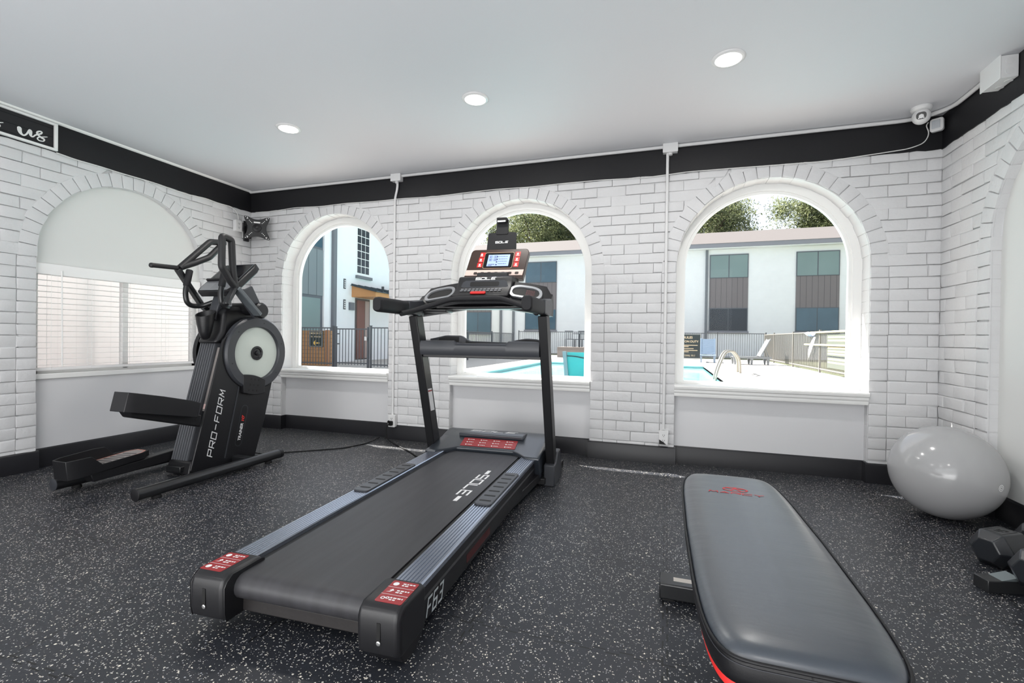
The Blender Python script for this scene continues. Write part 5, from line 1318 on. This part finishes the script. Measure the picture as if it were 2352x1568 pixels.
patio_chair(-5.0, 21.2, .4, 'dark iron patio chair on the plinth, leftmost of three behind the fence line')
patio_chair(-4.45, 21.4, -.3, 'dark iron patio chair in the middle of the three on the plinth')
patio_chair(-3.85, 21.2, -1.2, 'dark iron patio chair rightmost of three on the plinth')
pt_ = thing('patio_table', (-4.4, 20.85, .55), 'dark iron patio table standing among the chairs on the plinth', 'table')
obj('table_top', MB().lathe([(.40, .70), (.40, .73)], (-4.4, 20.85, .55), n=24), mat('patio_iron', (58, 64, 72), .5), pt_)
obj('leg', MB().tube([(-4.4, 20.85, .55), (-4.4, 20.85, 1.26)], .04, 8), mat('patio_iron', (58, 64, 72), .5), pt_)

# ---- back wing of the apartment building
bw = thing('apartment_building', (-2, 27.5, 0), 'long white two storey apartment building with pinkish shingle roof beyond the pool', 'building')
obj('wall', MB().box(-16, 15, 27, 27.4, -.1, 6.62), M_facade, bw)
obj('fascia', MB().box(-16, 15, 26.45, 26.6, 6.55, 6.80), M_fascia, bw)
obj('soffit', MB().box(-16, 15, 26.5, 27.0, 6.50, 6.56), M_stucco, bw)
rf_ = MB(); rf_.quad((-16, 26.42, 6.80), (15, 26.42, 6.80), (15, 31.5, 8.52), (-16, 31.5, 8.52)); rf_.quad((-16, 33.0, 6.8), (15, 33.0, 6.8), (15, 31.5, 8.52), (-16, 31.5, 8.52))
obj('roof', rf_, M_roof, bw)
vp = MB().tube([(-5.9, 29.6, 7.8), (-5.9, 29.6, 8.35)], .06, 8); obj('vent_pipe', vp, M_pipe, bw)
def bay(x0, x1, top, low, par=bw, zt=6.2, z1=4.82, z2=2.97, z3=1.57):
    fr = obj('window', MB().box(x0, x1, 26.93, 27.0, z1-.04, zt), M_frame, par)
    m = (x0+x1)/2
    obj('pane', MB().box(x0+.05, m-.03, 26.92, 26.935, z1, zt-.06).box(m+.03, x1-.05, 26.92, 26.935, z1, zt-.06), top, fr)
    obj('siding_panel', MB().box(x0, x1, 26.95, 27.0, z2, z1-.04), M_siding, par)
    f2 = obj('window', MB().box(x0, x1, 26.93, 27.0, z3, z2), M_frame, par)
    obj('pane', MB().box(x0+.05, m-.02, 26.92, 26.935, z3+.06, z2-.05).box(m+.02, x1-.05, 26.92, 26.935, z3+.06, z2-.05), low, f2)
    obj('window_ledge', MB().box(x0-.05, x1+.05, 26.88, 27.0, z3-.10, z3), M_fascia, par)
bay(2.45, 4.58, M_pane_l, M_pane_d); bay(7.08, 9.24, M_pane_l, M_pane_b); bay(-9.27, -7.08, M_pane_b, M_pane_b); bay(-13.75, -11.75, M_pane_b, M_pane_b, z1=4.8, z2=2.82, z3=1.3)
for x in (2.28, -11.03, -10.10): obj('downspout', MB().box(x-.07, x+.07, 26.86, 27.0, .1, 6.5), M_pipe, bw)

# ---- left wing
lw = thing('apartment_building', (-12.5, 16, 0), 'white apartment wing with cedar canopy over a brown door at the left', 'building')
WX = -11.75
obj('wall', MB().box(WX-.4, WX, 10.0, 22.2, -.1, 5.72), M_stucco, lw)
obj('corner_trim', MB().box(WX-.05, WX+.03, 9.93, 10.22, 0, 5.7), M_stucco, lw)
obj('roof', MB().box(WX-6, WX+.05, 5.5, 22.2, 5.72, 5.84), M_roof, lw)
by = MB().box(WX-.3, WX-.12, 5.5, 10.0, -.1, 2.45); obj('wall', by, M_stucco, lw)
obj('siding_panel', MB().box(WX-.2, WX-.02, 5.5, 9.96, 2.42, 4.05), M_sidingy, lw)
f1 = obj('window', MB().box(WX-.2, WX-.04, 5.5, 9.96, 4.05, 5.72), M_frame, lw); obj('pane', MB().box(WX-.05, WX-.03, 5.6, 9.88, 4.14, 5.62), M_pane_b, f1)
f2 = obj('window', MB().box(WX-.14, WX-.04, 5.5, 9.96, .9, 2.42), M_frame, lw); obj('pane', MB().box(WX-.05, WX-.03, 5.6, 8.7, 1.0, 2.32).box(WX-.05, WX-.03, 8.78, 9.8, 1.0, 2.32), M_pane_l, f2)
obj('downspout', MB().box(WX, WX+.12, 10.33, 10.50, .1, 5.7), M_pipe, lw)
mw_ = obj('window', MB().box(WX-.02, WX+.02, 11.78, 12.66, 3.42, 5.34), M_trim, lw)
pn_ = MB()
for i in range(3):
    for j in range(6): pn_.box(WX+.015, WX+.026, 11.83+i*.265, 12.06+i*.265, 3.52+j*.30, 3.79+j*.30)
obj('pane', pn_, M_pane_d, mw_)
obj('window_ledge', MB().box(WX, WX+.10, 11.74, 12.74, 3.30, 3.41), M_pipe, lw)
dr = obj('door', MB().box(WX-.02, WX+.03, 11.73, 12.67, .05, 2.50), mat('door_frame_dark', (92, 84, 82), .5), lw)
obj('door_leaf', MB().box(WX+.03, WX+.05, 11.80, 12.30, .1, 2.42), mat('door_brown', (122, 84, 76), .5, var=.2, vscale=3), dr)
obj('sidelight', MB().box(WX+.03, WX+.05, 12.33, 12.60, .1, 2.42), mat('sidelight', (168, 150, 144), .3), dr)
cn_ = obj('canopy', MB().prism([(WX, 2.52), (WX+1.10, 2.52), (WX+1.10, 2.70), (WX, 2.96)], lambda p, t: (p[0], t, p[1]), 11.52, 14.6), mat('canopy_cedar', (196, 142, 92), .6, var=.15, vscale=3), lw)
rfm = MB(); rfm.hexa([(WX, 11.45, 2.97), (WX+1.16, 11.45, 2.695), (WX+1.16, 14.7, 2.695), (WX, 14.7, 2.97)], [(WX, 11.45, 3.0), (WX+1.16, 11.45, 2.725), (WX+1.16, 14.7, 2.725), (WX, 14.7, 3.0)])
for i in range(8): y = 11.5+i*.42; rfm.hexa([(WX, y, 3.0), (WX+1.16, y, 2.725), (WX+1.16, y+.03, 2.725), (WX, y+.03, 3.0)], [(WX, y, 3.05), (WX+1.16, y, 2.775), (WX+1.16, y+.03, 2.775), (WX, y+.03, 3.05)])
obj('canopy_roof', rfm, mat('metal_roof_dark', (70, 80, 86), .4, metal=.4), cn_)
for z in (2.99, 2.20):
    pq = obj('number_plaque', MB().box(WX, WX+.03, 11.02, 11.13, z-.19, z+.19), M_fence, lw)
    obj('plaque_digits', MB().art([rc(-.03, .03, -.15+i*.08, -.10+i*.08) for i in range(4)], (WX+.031, 11.075, z), (0, 1, 0), (0, 0, 1)), M_wht, pq)
obj('wall_lamp', MB().box(WX, WX+.10, 11.34, 11.58, 2.0, 2.30), M_pipe, lw)
obj('wall_lamp', MB().box(WX, WX+.08, 13.54, 13.62, 2.9, 3.15), M_fence, lw)

# ---- live oaks behind the building
M_leaf = NB('oak_leaf'); k = M_leaf; tc = k.n('TexCoord'); nz = k.n('TexNoise'); nz.inputs['Scale'].default_value = 1.1; nz.inputs['Detail'].default_value = 6; k.l(tc.outputs['Object'], nz.inputs['Vector'])
rp = k.n('ValToRGB'); rp.color_ramp.elements[0].position = .35; rp.color_ramp.elements[0].color = lin((46, 62, 44))+(1,); rp.color_ramp.elements[1].position = .68; rp.color_ramp.elements[1].color = lin((156, 162, 116))+(1,)
k.l(nz.outputs['Fac'], rp.inputs[0]); k.l(rp.outputs[0], k.b.inputs['Base Color']); k.b.inputs['Roughness'].default_value = .6; k.b.inputs['Specular IOR Level'].default_value = .25
M_leaf = k.m
_tl = k.n('BsdfTranslucent'); k.l(rp.outputs[0], _tl.inputs[0]); _ms = k.n('MixShader'); _ms.inputs[0].default_value = .35; _o = [n for n in k.nt.nodes if n.type == 'OUTPUT_MATERIAL'][0]
k.l(k.b.outputs[0], _ms.inputs[1]); k.l(_tl.outputs[0], _ms.inputs[2]); k.l(_ms.outputs[0], _o.inputs[0])
M_bark = mat('oak_bark', (92, 82, 74), .9, bump=.5, bscale=8)
def tree(x, y, r, zc, label, seed, n=5200):
    t = thing('oak_tree', (x, y, 0), label, 'tree', group='live oaks behind the apartment building'); q = random.Random(seed)
    tr = MB().tube([(x, y, 0), (x+.1, y, zc*.45), (x-.1, y, zc)], [.45, .35, .15], 10)
    for i in range(14):
        a = q.uniform(0, 2*PI); e = q.uniform(.1, 1.0); p0 = Vector((x, y, zc*.55+q.uniform(-.5, 1.5))); p2 = Vector((x+math.cos(a)*r*.6, y+math.sin(a)*r*.5, zc+r*.5*(e-.4)))
        tr.tube([p0, (p0+p2)/2+Vector((q.uniform(-.3, .3), q.uniform(-.3, .3), .4)), p2], [.16, .10, .03], 7)
    obj('trunk', tr, M_bark, t, smooth=60)
    cl = []
    for i in range(90):
        d = Vector((q.gauss(0, 1), q.gauss(0, 1), q.gauss(0, .8))).normalized()*r*q.uniform(.35, .95); cl.append((Vector((x, y, zc))+Vector((d.x, d.y*.8, d.z*.75)), q.uniform(.55, 1.05)*r*.27))
    mb = MB()
    for i in range(n):
        c, cr = q.choice(cl); d = Vector((q.gauss(0, 1), q.gauss(0, 1), q.gauss(0, 1))).normalized()*cr*(q.random()**.45)
        p = c+d; a = Vector((q.gauss(0, 1), q.gauss(0, 1), q.gauss(0, 1))).normalized(); b = a.orthogonal().normalized(); s = q.uniform(.045, .105)
        mb.add([p-a*s*1.5, p+b*s*.6, p+a*s*1.5, p-b*s*.6], [(0, 1, 2, 3)])
    obj('foliage', mb, M_leaf, t)
tree(-12.0, 40.5, 6.6, 11.4, 'big bushy oak over the roof behind the treadmill window', 1, 40000)
tree(2.3, 40.0, 5.7, 11.3, 'left of two oaks over the roof in the right window', 2, 36000)
tree(13.0, 40.0, 5.2, 11.3, 'right of two oaks over the roof in the right window', 3, 34000)
# ---- left side: fence beyond the blinds
M_screen = line_mat('pale_fence_boards', (230, 223, 222), (224, 217, 216), .16, .006, 1, .8); _nt = M_screen.node_tree; _tl = _nt.nodes.new('ShaderNodeBsdfTranslucent'); _tl.inputs[0].default_value = (1, .97, .96, 1)
_ms = _nt.nodes.new('ShaderNodeMixShader'); _ms.inputs[0].default_value = .11; _out = [n for n in _nt.nodes if n.type == 'OUTPUT_MATERIAL'][0]  # translucency added so that sun from behind brightens the boards
_nt.links.new(_nt.nodes['Principled BSDF'].outputs[0], _ms.inputs[1]); _nt.links.new(_tl.outputs[0], _ms.inputs[2]); _nt.links.new(_ms.outputs[0], _out.inputs[0])
pf_ = thing('privacy_fence', (-5.9, -1.2, 0), 'pale pinkish board fence, made translucent to glow, seen through the blinds of the left window', 'fence')
obj('board_panel', MB().box(-5.93, -5.90, -6, .9, -.03, 3.15), M_screen, pf_)  # upper part is out of view, raised to block sun from the blind
for y in (-3.4, -2.0, -.6): obj('post', MB().box(-6.03, -5.93, y-.05, y+.05, -.03, 3.15), mat('fence_post_pale', (226, 214, 210), .8), pf_)
tag(obj('ground_left', MB().box(-9, XL-.25, -7, .25, -.2, -.035), M_conc), kind='structure')
# roof overhang of this building: keeps the high sun off the floor except for a sliver by the wall
tag(obj('eave', MB().box(XL-1.9, XR+3, .24, .735, 2.75, 2.95).box(XL-.65, XL-.2, YR, .24, 2.75, 2.95), M_stucco), kind='structure')

# ------------------------------------------------------------------ light
W = bpy.data.worlds.new('sky'); SC.world = W; W.use_nodes = True; nt = W.node_tree; bg = nt.nodes['Background']
sky = nt.nodes.new('ShaderNodeTexSky'); sky.sky_type = 'NISHITA'; sky.sun_disc = False; sky.sun_elevation = math.radians(41); sky.sun_rotation = math.radians(290); sky.air_density = 1.0; sky.dust_density = 2.5; sky.ozone_density = 1.0
mx = nt.nodes.new('ShaderNodeMix'); mx.data_type = 'RGBA'; mx.inputs[0].default_value = .6; mx.inputs[7].default_value = (5.6, 5.8, 6.0, 1)
nt.links.new(sky.outputs[0], mx.inputs[6]); nt.links.new(mx.outputs[2], bg.inputs[0]); bg.inputs[1].default_value = .25
def light(kind, name, loc, energy, color=(1, 1, 1), **kw):
    d = bpy.data.lights.new(name, kind); d.energy = energy; d.color = color
    o = bpy.data.objects.new(name, d); COL.objects.link(o); o.location = loc
    for k_, v in kw.items():
        if k_ == 'aim': o.rotation_euler = (Vector(v)-Vector(loc)).to_track_quat('-Z', 'Y').to_euler()
        else: setattr(d, k_, v)
    return o
sun = light('SUN', 'sun', (0, 0, 20), 22.0, (1, .96, .90), angle=math.radians(.6)); sun.rotation_euler = Vector((.61, -.25, -.635)).to_track_quat('-Z', 'Y').to_euler()
for (x, y) in ((-2.72, -1.147), (-1.205, -1.142), (.301, -1.143), (-2.72, -4.2), (-1.2, -5.0), (.3, -4.6)):  # first three at the ceiling lights; the rest are added fill behind the camera
    light('AREA', 'downlight_and_fill', (x, y, H-.02), 9, (1, .97, .93), aim=(x, y, 0), shape='DISK', size=.13)
# added fill lamps behind the camera, one for the walls, one for the ceiling
light('AREA', 'rear_wall_fill', (-1.3, YR+.15, 1.5), 75, (.98, .99, 1), aim=(-1.3, 0, 1.35), shape='RECTANGLE', size=5.2, size_y=2.0)
light('AREA', 'rear_ceiling_fill', (-1.2, -4.9, .35), 102, (1, 1, 1), aim=(-1.2, -2.6, 2.6), shape='RECTANGLE', size=4.5, size_y=1.2)

SC.view_settings.view_transform = 'Standard'; SC.view_settings.look = 'None'; SC.view_settings.exposure = 0; SC.view_settings.gamma = 1
cy_ = SC.cycles; cy_.use_denoising = True; cy_.max_bounces = 7; cy_.diffuse_bounces = 4; cy_.glossy_bounces = 3; cy_.transmission_bounces = 4; cy_.transparent_max_bounces = 8
cy_.sample_clamp_indirect = 6; cy_.caustics_reflective = False; cy_.caustics_refractive = False; cy_.use_adaptive_sampling = True; cy_.adaptive_threshold = .02
